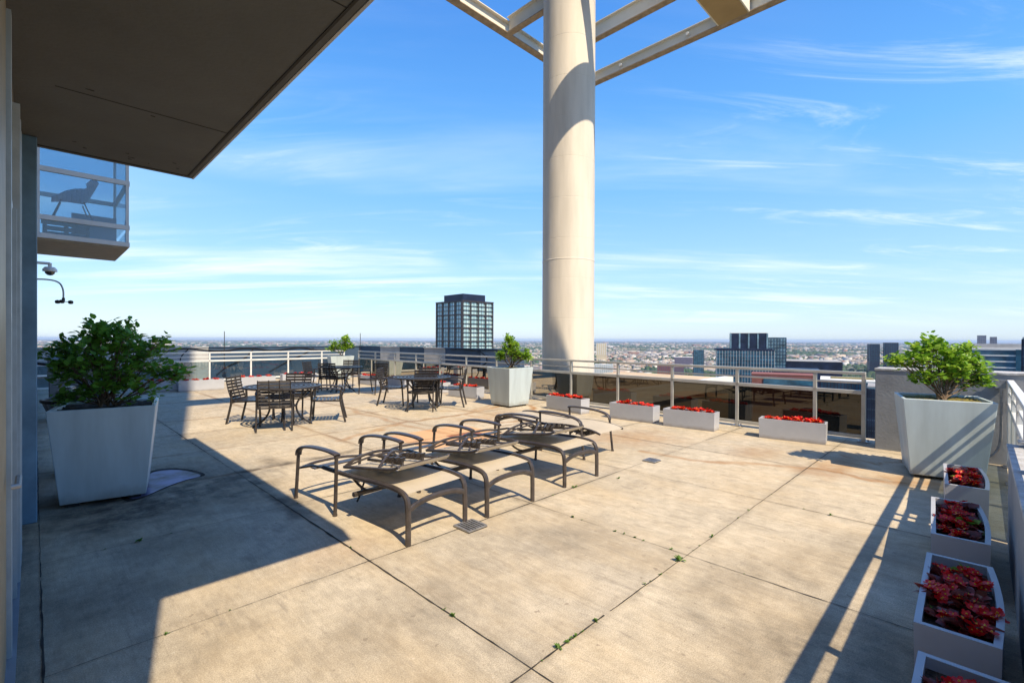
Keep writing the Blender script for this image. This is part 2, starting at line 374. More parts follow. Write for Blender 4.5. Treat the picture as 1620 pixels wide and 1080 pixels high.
# slab edges and the storeys under the terrace
b = MB()
b.hexa([W(-.3, -2.2, -1.2), W(9.35, -2.2, -1.2), W(9.35, 10.22, -1.2), W(-.3, 10.22, -1.2), W(-.3, -2.2, -.01), W(9.35, -2.2, -.01), W(9.35, 10.22, -.01), W(-.3, 10.22, -.01)])
b.hexa([W(-.3, 10.23, -1.2), W(10.9, 10.23, -1.2), W(10.9, 21, -1.2), W(-.3, 21, -1.2), W(-.3, 10.23, -.01), W(10.9, 10.23, -.01), W(10.9, 21, -.01), W(-.3, 21, -.01)])
o = b.build('deck_slab', M['concrete']); tag(o, kind='structure')

# ------------------------------------------------------------------ the tower the terrace belongs to
TW = empty('apartment_tower', W(-.1, 5)); TW.rotation_euler.z = 0
tag(TW, 'apartment tower with dark overhanging soffit and glazed bay at the left edge', 'building')
TI = Matrix.Translation(-TW.location)
def T(u, v, z): return TI @ W(u, v, z)
def tb(u0, u1, v0, v1, z0, z1, b=None):
    b = b or MB(); b.hexa([T(u0, v0, z0), T(u1, v0, z0), T(u1, v1, z0), T(u0, v1, z0), T(u0, v0, z1), T(u1, v0, z1), T(u1, v1, z1), T(u0, v1, z1)]); return b
b = MB(); tb(-14, -.1, .4, 19, 3.0, 34, b); tb(-14, -.1, .4, 1.5, 0, 3.0, b); tb(-14, -.1, 5.95, 19, 0, 3.0, b); tb(-14, -.45, 1.5, 5.95, 0, 3.0, b); tb(-13, -.3, .4, 19, -130, -1.3, b)
b.build('wall', M['twall'], TW)
SO, SV = 1.17, 5.93
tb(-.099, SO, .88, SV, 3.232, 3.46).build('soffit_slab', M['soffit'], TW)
b = MB(); tb(SO-.05, SO-.035, .88, SV-.08, 3.226, 3.236, b); tb(-.05, SO-.035, SV-.085, SV-.07, 3.226, 3.236, b)
for vv in (2.3, 4.4): tb(.1, SO-.04, vv, vv+.006, 3.229, 3.236, b)
for k in range(16):
    u_ = rnd.uniform(.2, 1.05); v_ = rnd.choice([2.3, 4.4, 5.6])+rnd.uniform(-.12, .12); tb(u_, u_+rnd.uniform(.01, .05), v_, v_+rnd.uniform(.004, .01), 3.2285, 3.2365, b)
b.build('drip_groove', M['fascia'], TW)
tb(SO+.003, SO+.02, .88, SV, 3.228, 3.5).build('fascia', M['panel'], TW)
# window wall seen edge on
b = MB()
for v in (4.25, 4.55, 4.8): tb(-.14, -.06, v, v+.07, 0.03, 3.0, b)
tb(-.12, -.085, 4.32, 4.8, .03, 3.0, b)
tb(-.115, -.075, 3.27, 3.36, .03, 3.1, b); tb(-.13, -.09, 3.37, 4.24, 2.3, 2.36, b); tb(-.12, -.07, 4.0, 4.03, .03, 2.3, b)
b.build('window_frame', M['doorframe'], TW)
tb(-.15, -.12, 3.37, 4.24, 2.37, 3.1).build('transom', M['amber'], TW)
b = MB(); tb(-.2, -.092, 1.5, 3.25, .03, 3.15, b); tb(-.2, -.1, 4.9, 5.6, 0.03, 3.15, b)
b.build('door_frame', M['tanframe'], TW)
tb(-.16, -.135, 3.25, 4.25, .06, 2.98).build('window_pane', M['darkglass'], TW)
tb(-.44, -.06, 1.5, 5.0, 0.004, .03).build('threshold', M['concrete'], TW)
b = MB(); b.tube([T(-.07, 3.0, .9), T(-.05, 3.0, .9), T(-.05, 3.2, .9)], .012); b.build('door_handle', M['steel'], TW, 40)
tb(-.25, .02, 5.63, 5.9, 0.0, 3.23).build('corner_post', M['bluecol'], TW, bevel=.008)
# glazed bay one storey up
BV0, BV1, BU = 11.15, 13.15, 1.22
b = MB(); tb(-.05, BU, BV0, BV1, 3.19, 3.22, b); b.build('bay_soffit', M['tanframe'], TW)
b = MB()
for z0, z1 in ((3.221, 3.30), (3.53, 3.61), (4.34, 4.42), (6.2, 6.3)):
    tb(-.03, BU+.02, BV0-.03, BV0+.03, z0, z1, b)
    if 3.5 < z0 < 4: continue
    tb(BU-.03, BU+.025, BV0+.031, BV1, z0, z1, b); tb(-.03, BU-.031, BV1-.05, BV1, z0, z1, b)
tb(-.04, .07, BV0-.028, BV0+.028, 3.305, 6.19, b); tb(BU-.035, BU+.01, BV0-.02, BV0+.028, 3.305, 6.19, b); tb(BU-.03, BU+.01, BV1-.05, BV1-.001, 3.305, 6.19, b)
b.build('bay_frame', M['white_metal'], TW)
b = MB()
for z0, z1 in ((3.30, 3.53), (3.61, 4.34), (4.42, 6.2)):
    b.poly([T(.07, BV0, z0), T(BU-.035, BV0, z0), T(BU-.035, BV0, z1), T(.07, BV0, z1)]); b.poly([T(BU-.005, BV0+.03, z0), T(BU-.005, BV1-.05, z0), T(BU-.005, BV1-.05, z1), T(BU-.005, BV0+.03, z1)])
    b.poly([T(-.05, BV1-.02, z0), T(BU-.035, BV1-.02, z0), T(BU-.035, BV1-.02, z1), T(-.05, BV1-.02, z1)])
b.build('bay_glass', M['bay_glass'], TW)
tb(-.04, BU-.04, BV0+.05, BV1-.06, 3.222, 3.25).build('bay_floor', M['tanframe'], TW)
tb(.5, 1.15, BV0+1.0, BV0+1.1, 3.26, 3.9).build('bay_curtain', M['bluepanel'], TW)
# storage crate and shell chair inside the bay
ct = empty('storage_crate', W(.42, 12.0, 3.25), ANG); tag(ct, 'dark slatted crate inside the glazed bay under the pale chair', 'crate')
b = MB()
for z in (.04, .14, .24, .34):
    for y in (-.24, .24): b.box((0, y, z), (.62, .02, .06))
    for x in (-.3, .3): b.box((x, 0, z), (.02, .5, .06))
for x in (-.28, 0, .28):
    for y in (-.225, .225): b.box((x, y, .2), (.05, .02, .4))
b.build('slats', M['frameblk'], ct); b = MB(); b.box((0, 0, .41), (.66, .52, .025)); b.build('lid', M['frameblk'], ct)
ch = empty('shell_chair', W(.5, 11.95, 3.69), ANG+R(180)); tag(ch, 'pale blue moulded shell chair on the crate inside the glazed bay', 'chair')
b = MB(); n = 14
sh = [[None]*(n+1) for _ in range(n+1)]
for i in range(n+1):
    for j in range(n+1):
        s_ = i/n; w = (j/n-.5)*2
        x = .24-.42*min(s_/.55, 1)-.14*max(0, (s_-.55)/.45); z = .36+.42*max(0, (s_-.5)/.5)**1.1+.03*(1-min(s_/.2, 1))*-1
        hw = .26*(1-.25*(2*s_-1)**4)
        z += .22*abs(w)**2.2*max(.15, math.sin(math.pi*min(1, s_*.95))); sh[i][j] = (x+.05*abs(w)**2*(s_ > .6), w*hw, z)
for i in range(n):
    for j in range(n): b.poly([sh[i][j], sh[i+1][j], sh[i+1][j+1], sh[i][j+1]])
o = b.build('shell', M['chairshell'], ch, 80); sm = o.modifiers.new('thick', 'SOLIDIFY'); sm.thickness = .012
for sx in (1, -1):
    for sy in (1, -1):
        b = MB(); b.tube([(sx*.24, sy*.22, 0), (sx*.13, sy*.14, .36)], .009, 6); b.build('leg', M['frameblk'], ch, 40)
ch.scale = (1.15, 1.15, 1.0)

# security camera and wind gauge on the tower wall
q = W(.06, 8.2, 2.42); t = empty('security_camera', q, ANG); tag(t, 'white dome security camera on a wall bracket beside the blue post', 'camera')
b = MB(); b.tube([(-.16, 0, .06), (.1, 0, .06)], .022, 8); b.tube([(.1, 0, .07), (.1, 0, .0)], .025, 8); b.box((-.1, 0, .03), (.05, .12, .22)); b.build('bracket', M['plastic_white'], t, 40)
b = MB(); b.lathe([(.0, .02), (.06, .015), (.085, -.02), (.085, -.05), (.06, -.055)], (.1, 0, -.01), 20); b.build('housing', M['plastic_white'], t, 40)
b = MB(); b.lathe([(.06, 0), (.055, -.03), (.03, -.055), (0, -.062)], (.1, 0, -.062), 16); b.build('dome', M['darkglass'], t, 60)
t.scale = (.8, .8, .8)
q = W(.0, 8.15, 2.2); t = empty('wind_gauge', q, ANG); tag(t, 'small black three cup wind gauge hanging from a curved arm', 'gauge')
b = MB(); b.tube(smooth_path([(-.08, 0, .05), (.1, 0, .07), (.22, 0, .05), (.26, 0, -.04), (.26, 0, -.16)], 2), .009, 6); b.build('arm', M['steel'], t, 40)
b = MB(); b.lathe([(0, .03), (.035, .02), (.04, -.03), (0, -.05)], (-.03, 0, .05), 12); b.build('mount', M['cable'], t, 40); b = MB(); b.tube([(.26, 0, -.15), (.26, 0, -.2)], .016, 8); b.build('hub', M['cable'], t, 40)
for k in range(3):
    a = k*2.094+.3; b = MB(); p = Vector((.26+.07*math.cos(a), .07*math.sin(a), -.2)); b.tube([(.26, 0, -.195), p], .004, 5); b.lathe([(0, .025), (.022, .018), (.028, 0), (.02, -.02), (0, -.024)], p, 10); b.build('cup', M['cable'], t, 50)

# ------------------------------------------------------------------ railings
def railing(name, label, a, b, posts, frame, gl, ext=(0, 0), zbase=0.0):
    a = Vector(a); b = Vector(b); L_ = (b-a).length; t = (b-a).normalized(); ang = math.atan2(t.y, t.x)
    r = empty(name, (a.x, a.y, 0), ang); tag(r, label, 'railing')
    for nm, z, w, h in (('top_rail', 1.05, .06, .045), ('middle_rail', .905, .025, .03), ('lower_rail', .76, .05, .06)):
        m_ = MB(); m_.box((L_/2, 0, z), (L_+.05, w, h)); m_.build(nm, frame, r, bevel=.006)
    if zbase < .1:
        m_ = MB()
        for p0, p1 in zip(posts, posts[1:]): m_.box(((p0+p1)/2, 0, .085), (p1-p0-.056, .045, .055))
        m_.build('bottom_rail', frame, r, bevel=.005)
    for p in posts:
        m_ = MB(); m_.box((p, 0, (1.025+zbase)/2), (.052, .05, 1.025-zbase)); po = m_.build('post', frame, r, bevel=.004)
        m_ = MB(); m_.box((p, 0, zbase+.012), (.14, .12, .016)); m_.build('base_plate', M['steel'], po)
        for sx in (-.05, .05):
            m_ = MB(); m_.lathe([(0, .024), (.01, .022), (.011, 0)], (p+sx, -.045, zbase+.02), 6); m_.build('bolt', M['steel'], po)
    for p0, p1 in zip(posts, posts[1:]):
        if p1-p0 < .2: continue
        m_ = MB(); z0 = max(.112, zbase+.02); m_.poly([(p0+.03, 0, z0), (p1-.03, 0, z0), (p1-.03, 0, .728), (p0+.03, 0, .728)]); m_.build('glass_panel', gl, r)
    return r
ra = Vector((5.37, 7.23, 0)); rb = Vector((-6.3, 19.5, 0)); rl = (rb-ra).length
dd = (rb-ra).normalized()
pp = []
for px in (1367, 1290, 1166.7, 1064, 978, 904, 841, 786, 738, 696, 658.5, 625, 594, 567.7):
    r_ = (px-810)/F; tt = (ra.x-r_*ra.y)/(r_*dd.y-dd.x); pp.append(tt)
railing('glass_railing', 'long grey metal railing with dark bronze glass running past the round column', ra, rb, pp, M['grey_metal'], M['bronze_glass'])
vl = 19.3; us_ = sorted([8.34-1.33*k for k in range(8)]+[9.3])
railing('glass_railing', 'white railing with pale blue glass along the far left side of the terrace', W(us_[0], vl), W(9.3, vl), [u-us_[0] for u in us_], M['white_metal'], M['blue_glass'])
railing('glass_railing', 'pale railing at the right edge beyond the low concrete wall', W(5.25, -.25), W(8.46, -.25), [.03, 1.1, 2.15, 3.18], M['white_metal'], M['blue_glass'])
railing('guard_rail', 'rail standing on top of the low concrete wall at the right edge', W(-2, -.25), W(5.2, -.25), [.3, 1.75, 3.2, 4.65, 6.1, 7.1], M['white_metal'], M['blue_glass'], zbase=.80)

# end wall, low wall, parapets
def wall(name, label, u0, u1, v0, v1, z1, m, cat='wall', cap=None, z0=-.3):
    r = empty(name, W((u0+u1)/2, (v0+v1)/2, 0), ANG); tag(r, label, cat)
    b = MB(); b.box((0, 0, (z0+z1)/2), (u1-u0, v1-v0, z1-z0)); b.build('wall_body', m, r, bevel=.01)
    if cap: b = MB(); b.box((0, 0, z1+.012), (u1-u0+.02, v1-v0+.02, .03)); b.build('coping', cap, r, bevel=.005)
    return r
wall('concrete_wall', 'thick grey concrete end wall behind the large right planter', 8.53, 9.0, -3, 1.09, 1.13, M['concrete'], cap=M['cap'])
wall('low_wall', 'low grey concrete wall with mottled coping at the right edge', -2, 5.18, -.45, -.145, .75, M['concrete'], cap=M['cap'])
def strip_wall(name, label, p0, p1, z0, z1, th, mats, cuts, cat='wall'):
    p0 = Vector(p0); p1 = Vector(p1); L_ = (p1-p0).length; ang = math.atan2((p1-p0).y, (p1-p0).x)
    r = empty(name, p0, ang); tag(r, label, cat)
    for (a, b_, mm) in cuts:
        q = MB(); q.box(((a+b_)/2*L_, 0, (z0+z1)/2), ((b_-a)*L_-.01, th, z1-z0)); q.build('wall_panel', mats[mm], r)
        q = MB(); q.box(((a+b_)/2*L_, 0, z1+.02), ((b_-a)*L_-.005, th+.06, .035)); q.build('coping', M['navy'] if mm != 'panel' else M['panel'], r)
    return r
strip_wall('parapet', 'parapet beyond the far left railing, pale at its left end and navy beyond', W(-4, 20.85), W(10.78, 20.85), -.1, 1.2, .2, M,
           [(0, .27, 'navy'), (.27, .585, 'panel'), (.585, 1, 'navy')])
strip_wall('parapet', 'parapet of navy and pale panels behind the long railing below the grid tower', W(10.85, 20.7), W(10.85, 10.3), -1.2, 1.2, .2, M,
           [(0, .18, 'navy'), (.18, .33, 'panel'), (.33, .5, 'navy'), (.5, .63, 'panel'), (.63, .82, 'navy'), (.82, .9, 'bluepanel'), (.9, 1, 'panel')])
def cable(label, pts, r=.012, cat='cable', it=2, m='cable', name='cable', group=None):
    pts = [Vector(p) for p in pts]; o0 = pts[0].copy(); b = MB(); b.tube(smooth_path([p-o0 for p in pts], it), r, 6); o = b.build(name, M[m], None, 50, loc=o0); tag(o, label, cat, group); return o
vw = 20.73
cable('long black cable sagging along the top of the far left parapet', [W(1, vw, 1.2)]+[W(1.5+k*.6, vw, 1.12+.07*math.sin(k*1.9)) for k in range(14)]+[W(10.5, vw, 1.16)], .022)
cable('black cable slanting down the pale end of the parapet', [W(4.0, vw, 1.15), W(3.7, vw, .8), W(3.9, vw, .5), W(4.05, vw, .15)], .016)
cable('diagonal black cable on the navy parapet left of the second post', [W(4.9, vw, .15), W(5.2, vw, .45), W(5.9, vw, .75), W(6.2, vw, 1.15)], .02)
cable('diagonal black cable on the navy parapet between two white posts', [W(6.8, vw, .2), W(7.4, vw, .55), W(8.2, vw, .9), W(8.6, vw, 1.15)], .02)
cable('black cable draped over the parapet beside the grid tower', [W(10.73, 13.8, 1.18), W(10.7, 12.8, 1.24), W(10.7, 12.0, 1.12), W(10.7, 11.7, .8), W(10.7, 12.2, .6)], .02)
cable('black cable lying along the top of the pale parapet end', [W(10.72, 13.5, 1.22), W(10.72, 12.4, 1.16), W(10.72, 11.2, 1.21), W(10.72, 10.4, 1.12)], .016)
for px, top, lab in ((355, 524, 'thin dark antenna rising from the far left parapet'), (570, 527, 'thin dark antenna rising from the parapet corner')):
    p = G(px, 551, .9) if False else None
    d_ = 18.2 if px == 355 else 22.2; x = (px-810)/F*d_
    b = MB(); b.tube([(0, 0, 0), (0, 0, H(top, px, d_)-.2)], .014, 6); b.box((0, 0, .03), (.1, .1, .06)); tag(b.build('antenna', M['frameblk'], None, 40, loc=(x, d_, .2 if px == 355 else .2)), lab, 'antenna')

# neighbouring lower roof past the railing
r = empty('lower_roof_building', W(22, 16.4, 0), ANG); tag(r, 'lower wing with a flat tan roof just outside the railing right of the column', 'building')
b = MB(); b.box((0, 0, -61), (22.6, 8.3, 118)); b.build('wall', M['tanframe'], r)
b = MB(); b.box((0, 0, -1.3), (22.6, 8.3, .6)); b.build('roof', M['tanroof'], r)
b = MB(); b.box((0, -4.3, -1.25), (22.6, .3, .8)); b.build('roof_parapet', M['plastic_white'], r)
b = MB(); b.box((5, 1.5, -.92), (.7, .5, .16)); b.box((3, -1, -.95), (.4, .4, .1)); b.build('roof_vent', M['steel'], r)

# ------------------------------------------------------------------ round column and steel frame overhead
cc = Vector((1.50, 12.7, 0)); CR = .69
t = empty('round_column', cc); tag(t, 'tall round cream concrete column rising outside the railing', 'column')
b = MB(); prof = [(CR, -40)]
for k in range(18):
    z = -1+k*1.03; prof += [(CR, z-.5), (CR, z-.008), (CR-.003, z), (CR, z+.008)]
prof.append((CR, 18)); b.lathe(prof, (0, 0, 0), 64)
b.build('shaft', M['column'], t, 12)
b = MB(); b.lathe([(CR+.0005, 3.6), (CR+.004, 3.605), (CR+.004, 3.63), (CR+.0005, 3.635)], (0, 0, 0), 64); b.build('collar', M['column'], t, 40)
h_ = 8.95; ZP = EYE+h_
t = empty('steel_pergola', W(12, 8, ZP)); tag(t, 'overhead frame of cream steel beams seen at the top beside the column', 'pergola')
pi_ = Matrix.Translation(-t.location)
def ibeam(nm, a, b_, dep, fl=.24, web=.03):
    a = pi_ @ Vector(a); b_ = pi_ @ Vector(b_); q = MB(); up = Vector((0, 0, 1))
    q.bar(a+up*.012, b_+up*.012, fl, .024, 1); q.bar(a+up*(dep-.012), b_+up*(dep-.012), fl, .024); q.bar(a+up*dep/2, b_+up*dep/2, web, dep-.05)
    q.build(nm, [M['cream'], M['shade_flange']], t)
ue, ve = 13.85, 10.0
ibeam('edge_beam', W(ue, ve-.0, ZP), W(ue, -6, ZP), .36)
ibeam('edge_beam', W(7.2, ve, ZP), W(ue-.13, ve, ZP), .36)
for uu in (11.8, 9.8, 7.8): ibeam('cross_beam', W(uu, ve-.13, ZP-.03), W(uu, -6, ZP-.03), .46, .2)
def pbox(nm, u0, u1, v0, v1, z0, z1, m):
    q = MB(); q.hexa([pi_ @ W(*p) for p in ((u0, v0, z0), (u1, v0, z0), (u1, v1, z0), (u0, v1, z0), (u0, v0, z1), (u1, v0, z1), (u1, v1, z1), (u0, v1, z1))]); return q.build(nm, m, t)
pbox('box_beam', -.1, ue-.13, 4.58, 5.36, ZP-.02, ZP+.34, M['tansoffit'])
pbox('box_beam_side', -.1, ue-.13, 4.54, 4.578, ZP-.015, ZP+.38, M['cream']); pbox('box_beam_side', -.1, ue-.13, 5.362, 5.4, ZP-.015, ZP+.38, M['cream'])
for vv in (8.6, 6.3, 3.0):
    q = MB(); q.tube([pi_ @ W(ue-.12, vv, ZP+.2), pi_ @ W(ue-.02, vv, ZP+.2)], .05, 8); q.build('bolt', M['plastic_white'], t, 40)

# ------------------------------------------------------------------ planters and shrubs
def planter(label, c, yaw, bw=.62, tw=.78, h=.9, soil='soil'):
    r = empty('tapered_planter', c, yaw); tag(r, label, 'planter', 'large tapered planters on the terrace')
    b = MB(); z0 = .035
    def ring(w, z): return [(-w/2, -w/2, z), (w/2, -w/2, z), (w/2, w/2, z), (-w/2, w/2, z)]
    o_, i_ = ring(bw, z0), ring(tw, h); ii, id_ = ring(tw-.07, h), ring(tw-.13, h-.14)
    b.poly(list(reversed(o_)))
    for A, B in ((o_, i_), (i_, ii), (ii, id_)):
        for k in range(4): b.poly([A[k], A[(k+1) % 4], B[(k+1) % 4], B[k]])
    me = b.build('planter_body', M['planter'], r)
    # merge seams so the bevel works
    import bmesh
    bm = bmesh.new(); bm.from_mesh(me.data); bmesh.ops.remove_doubles(bm, verts=bm.verts, dist=1e-5); bm.to_mesh(me.data); bm.free()
    bv = me.modifiers.new('b', 'BEVEL'); bv.width = .008; bv.segments = 2
    for sx in (-1, 1):
        for sy in (-1, 1):
            q = MB(); q.box((sx*bw*.36, sy*bw*.36, .018), (.09, .09, .034)); q.build('foot', M['cable'], r)
    q = MB(); n = 14; w = tw-.085; g = [[(w*(i/n-.5), w*(j/n-.5), h-.03+rnd.uniform(-.012, .02)) for j in range(n+1)] for i in range(n+1)]
    for i in range(n):
        for j in range(n): q.poly([g[i][j], g[i+1][j], g[i+1][j+1], g[i][j+1]])
    q.build('soil', M[soil], r, 60)
    return r
LEAF = [(0, 0, 0), (.28, .42, .05), (.62, .40, .05), (1, 0, -.12), (.62, -.40, .05), (.28, -.42, .05), (.45, 0, -.02)]
LF = [(0, 6, 1), (1, 6, 2), (2, 6, 3), (3, 6, 4), (4, 6, 5), (5, 6, 0)]
def leaf(b, p, d, up, s, w=.75, mi=0):
    d = d.normalized(); sd = d.cross(up)
    if sd.length < .05: sd = d.cross(Vector((1, 0, .2)))
    sd.normalize(); nn = sd.cross(d); n = len(b.v)
    for x, y, z in LEAF: b.v.append(tuple(p+d*(x*s)+sd*(y*s*w)+nn*(z*s)))
    for f in LF: b.f.append(tuple(n+k for k in f)); b.mi.append(mi)
def shrub(label, base, clumps, lm, leafs, seed, stems=6, per=12, dens=1.0, lw=.8):
    "clumps: (dx,dy,dz,rx,ry,rz) relative to the base"
    g = random.Random(seed); r = empty('shrub', base); tag(r, label, 'shrub', 'shrubs growing in the large planters')
    sb = MB(); fb = MB(); tips = []
    trunks = []
    for k in range(stems):
        a = g.uniform(0, 6.28); trunks.append(Vector((.06*math.cos(a), .06*math.sin(a), -.03)))
    for ci, (x, y, z, rx, ry, rz) in enumerate(clumps):
        c = Vector((x, y, z)); t0 = trunks[ci % stems]; mid = t0.lerp(c, .5)+Vector((g.uniform(-.04, .04), g.uniform(-.04, .04), .03*g.random()))
        path = smooth_path([t0, t0+Vector((0, 0, .06)), mid, c], 2); sb.tube(path, [.014*(1-.75*i/len(path)) for i in range(len(path))], 6)
        n = int(dens*rx*ry*rz*900+14*dens)
        for _ in range(n):
            while True:
                q = Vector((g.uniform(-1, 1), g.uniform(-1, 1), g.uniform(-1, 1)))
                if q.length < 1: break
            if q.length < .5 and g.random() < .5: q = q.normalized()*g.uniform(.5, 1)
            q = q*(g.uniform(1.1, 1.6) if g.random() < .12 else .92); tip = c+Vector((q.x*rx, q.y*ry, q.z*rz)); f = path[g.randrange(len(path)//2, len(path))]
            m_ = f.lerp(tip, .5)+Vector((0, 0, .02)); sb.tube([f, m_, tip], [.004, .003, .0015], 3, caps=False)
            out = (tip-Vector((0, 0, .1))); out.z = abs(out.z)*.4; out = out.normalized() if out.length > .01 else Vector((1, 0, 0))
            tone = 1 if g.random() < .3 else 0
            for j in range(per if g.random() > .2 else per//2):
                a = g.uniform(0, 6.28); d = Vector((math.cos(a), math.sin(a), g.uniform(-.35, .7)))+out*.8
                pos = tip+Vector((g.gauss(0, .022), g.gauss(0, .022), g.gauss(0, .02)))*(leafs/.05)
                leaf(fb, pos, d, Vector((g.gauss(0, .35), g.gauss(0, .35), 1)).normalized(), leafs*g.uniform(.45, 1.25), lw, tone if g.random() < .8 else 1-tone)
    sb.build('stems', M['bark'], r, 60); fb.build('foliage', [M[lm], M[lm+'2']], r, 50)
    return r
def mid4(pts):
    s_ = Vector((0, 0, 0))
    for p in pts: s_ += p
    return s_/len(pts)
# left planter
a = G(95, 806); c_ = G(230, 786); d_ = (c_-a).normalized(); nrm = Vector((-d_.y, d_.x, 0)); PL = (a+c_)/2+nrm*.31
planter('large pale blue tapered planter standing in the shade at the left', PL, math.atan2(d_.y, d_.x))
cl = [(-.42, 0, .56, .16, .2, .12), (-.24, .05, .70, .2, .24, .13), (-.08, -.1, .58, .2, .2, .2), (.16, .0, .68, .22, .24, .15), (.40, .05, .58, .19, .2, .14), (.56, .0, .36, .16, .16, .11), (.02, .08, .74, .14, .2, .1), (-.1, .05, .66, .14, .2, .14),
      (-.34, -.05, .34, .18, .18, .12), (.08, .0, .38, .24, .24, .18), (-.08, .1, .46, .25, .2, .2), (.30, .05, .14, .15, .15, .1), (.38, -.05, .38, .19, .18, .14), (-.3, .1, .5, .2, .2, .16), (-.14, -.1, .14, .16, .12, .07), (.2, .1, .52, .22, .2, .2), (-.30, -.12, .1, .13, .1, .06), (.68, 0, .32, .1, .08, .07), (.1, -.1, .24, .2, .15, .1), (-.38, 0, .42, .15, .15, .13), (.22, -.15, .30, .18, .12, .12), (-.2, -.18, .40, .18, .1, .14)]
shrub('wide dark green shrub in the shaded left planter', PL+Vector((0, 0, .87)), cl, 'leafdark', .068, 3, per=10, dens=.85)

# middle planter
nb = G(808.5, 645); PM = Vector((nb.x-.03, nb.y+.42, 0))
planter('pale grey tapered planter set cornerwise against the railing left of the column', PM, R(44), soil='moss')
cl = [(.0, 0, .55, .18, .2, .16), (.12, 0, .42, .22, .2, .16), (-.1, 0, .38, .16, .2, .14), (.3, 0, .34, .18, .16, .12), (-.02, .0, .68, .1, .12, .1), (.38, 0, .26, .12, .12, .08), (-.2, 0, .28, .1, .12, .08), (.15, 0, .27, .15, .15, .08)]
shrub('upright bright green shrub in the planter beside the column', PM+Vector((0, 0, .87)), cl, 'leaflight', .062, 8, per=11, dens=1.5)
# right planter
a = G(1439, 754); c_ = G(1560, 769); d_ = (c_-a).normalized(); nrm = Vector((-d_.y, d_.x, 0)); PR = (a+c_)/2+nrm*.31
planter('large pale tapered planter striped with rail shadows at the right', PR, math.atan2(d_.y, d_.x), soil='moss')
cl = [(-.12, 0, .58, .2, .2, .1), (-.3, 0, .42, .17, .2, .12), (.05, 0, .47, .22, .22, .14), (.25, 0, .48, .17, .2, .11), (-.42, .05, .44, .1, .12, .08), (.1, 0, .30, .22, .22, .12), (.35, 0, .30, .17, .17, .1), (-.2, 0, .28, .17, .17, .1), (.44, 0, .2, .12, .12, .07), (-.05, 0, .66, .1, .1, .06), (.2, .05, .18, .16, .15, .07), (.3, 0, .58, .08, .1, .05)]
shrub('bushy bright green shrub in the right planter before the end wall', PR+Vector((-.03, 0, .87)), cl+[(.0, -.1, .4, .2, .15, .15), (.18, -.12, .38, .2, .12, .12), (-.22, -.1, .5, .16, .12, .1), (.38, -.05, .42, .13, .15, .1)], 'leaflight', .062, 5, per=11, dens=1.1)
# far planter
PF = Vector((-6.62, 18.3, 0)); planter('distant pale planter in the corner where the two railings meet', PF, R(30), tw=.86, soil='moss')
cl = [(.15, 0, .55, .25, .25, .2), (-.2, 0, .42, .22, .2, .18), (.05, 0, .35, .25, .2, .15), (.3, 0, .4, .2, .2, .18), (-.35, 0, .3, .17, .2, .12), (.2, 0, .72, .15, .15, .1)]
shrub('small green shrub in the far corner planter', PF+Vector((0, 0, .87)), cl, 'leaflight', .08, 15, per=9, dens=1.3)

# ------------------------------------------------------------------ flower boxes with begonias
def begonia(seed, nleaf, nclus, spread, hgt):
    g = random.Random(seed); r = empty('begonia')
    lb = MB(); fb = MB(); sb = MB()
    for k in range(nleaf):
        a = g.uniform(0, 6.28); el = g.uniform(.0, .9); rr = spread*g.uniform(.1, .8)
        p = Vector((rr*math.cos(a), rr*math.sin(a), hgt*g.uniform(.25, .75))); d = Vector((math.cos(a+g.uniform(-.7, .7)), math.sin(a+g.uniform(-.7, .7)), g.uniform(-.2, .8)))
        leaf(lb, p, d, Vector((g.gauss(0, .4), g.gauss(0, .4), 1)), g.uniform(.035, .07), .95, 1 if g.random() < .07 else 0)
        sb.tube([(0, 0, -.02), p*.6, p], .004, 4, caps=False)
    for k in range(nclus):
        a = g.uniform(0, 6.28); rr = spread*g.uniform(.05, .95); c = Vector((rr*math.cos(a), rr*math.sin(a), hgt*g.uniform(.75, 1.15)))
        sb.tube([(0, 0, 0), c*.6+Vector((0, 0, .01)), c], .0035, 4, caps=False)
        for j in range(g.randint(4, 8)):
            p = c+Vector((g.gauss(0, .016), g.gauss(0, .016), g.gauss(0, .01))); nz = Vector((g.gauss(0, .45), g.gauss(0, .45)-.2, 1)).normalized()
            t1 = nz.cross(Vector((g.gauss(0, 1), g.gauss(0, 1), .1))).normalized(); t2 = nz.cross(t1)
            s_ = g.uniform(.014, .022)
            for m_ in range(5):
                an = m_*1.2566+.3; dv = t1*math.cos(an)+t2*math.sin(an); sd = nz.cross(dv)
                fb.poly([p+nz*.001*m_, p+dv*s_*.6-sd*s_*.5+nz*s_*.12, p+dv*s_*1.15-sd*s_*.28+nz*s_*.3, p+dv*s_*1.15+sd*s_*.28+nz*s_*.3, p+dv*s_*.6+sd*s_*.5+nz*s_*.12])
            q = p+nz*.003; w = s_*.27
            fb.poly([q+t1*w, q+t2*w, q-t1*w, q-t2*w], 1)
            fb.poly([q+t1*w, q+nz*w*1.3, q+t2*w], 1); fb.poly([q-t1*w, q+nz*w*1.3, q-t2*w], 1); fb.poly([q+t2*w, q+nz*w*1.3, q-t1*w], 1); fb.poly([q-t2*w, q+nz*w*1.3, q+t1*w], 1)
    lb.build('leaves', [M['bleaf'], M['leaflight']], r, 60); fb.build('blossoms', [M['petal'], M['stamen']], r); sb.build('stalks', M['bleaf'], r, 60)
    return r
near_b = [begonia(100+i, 40, 3, .062, .05) for i in range(4)]
sun_b = [begonia(200+i, 14, 11, .09, .075) for i in range(3)]
firstuse = {}
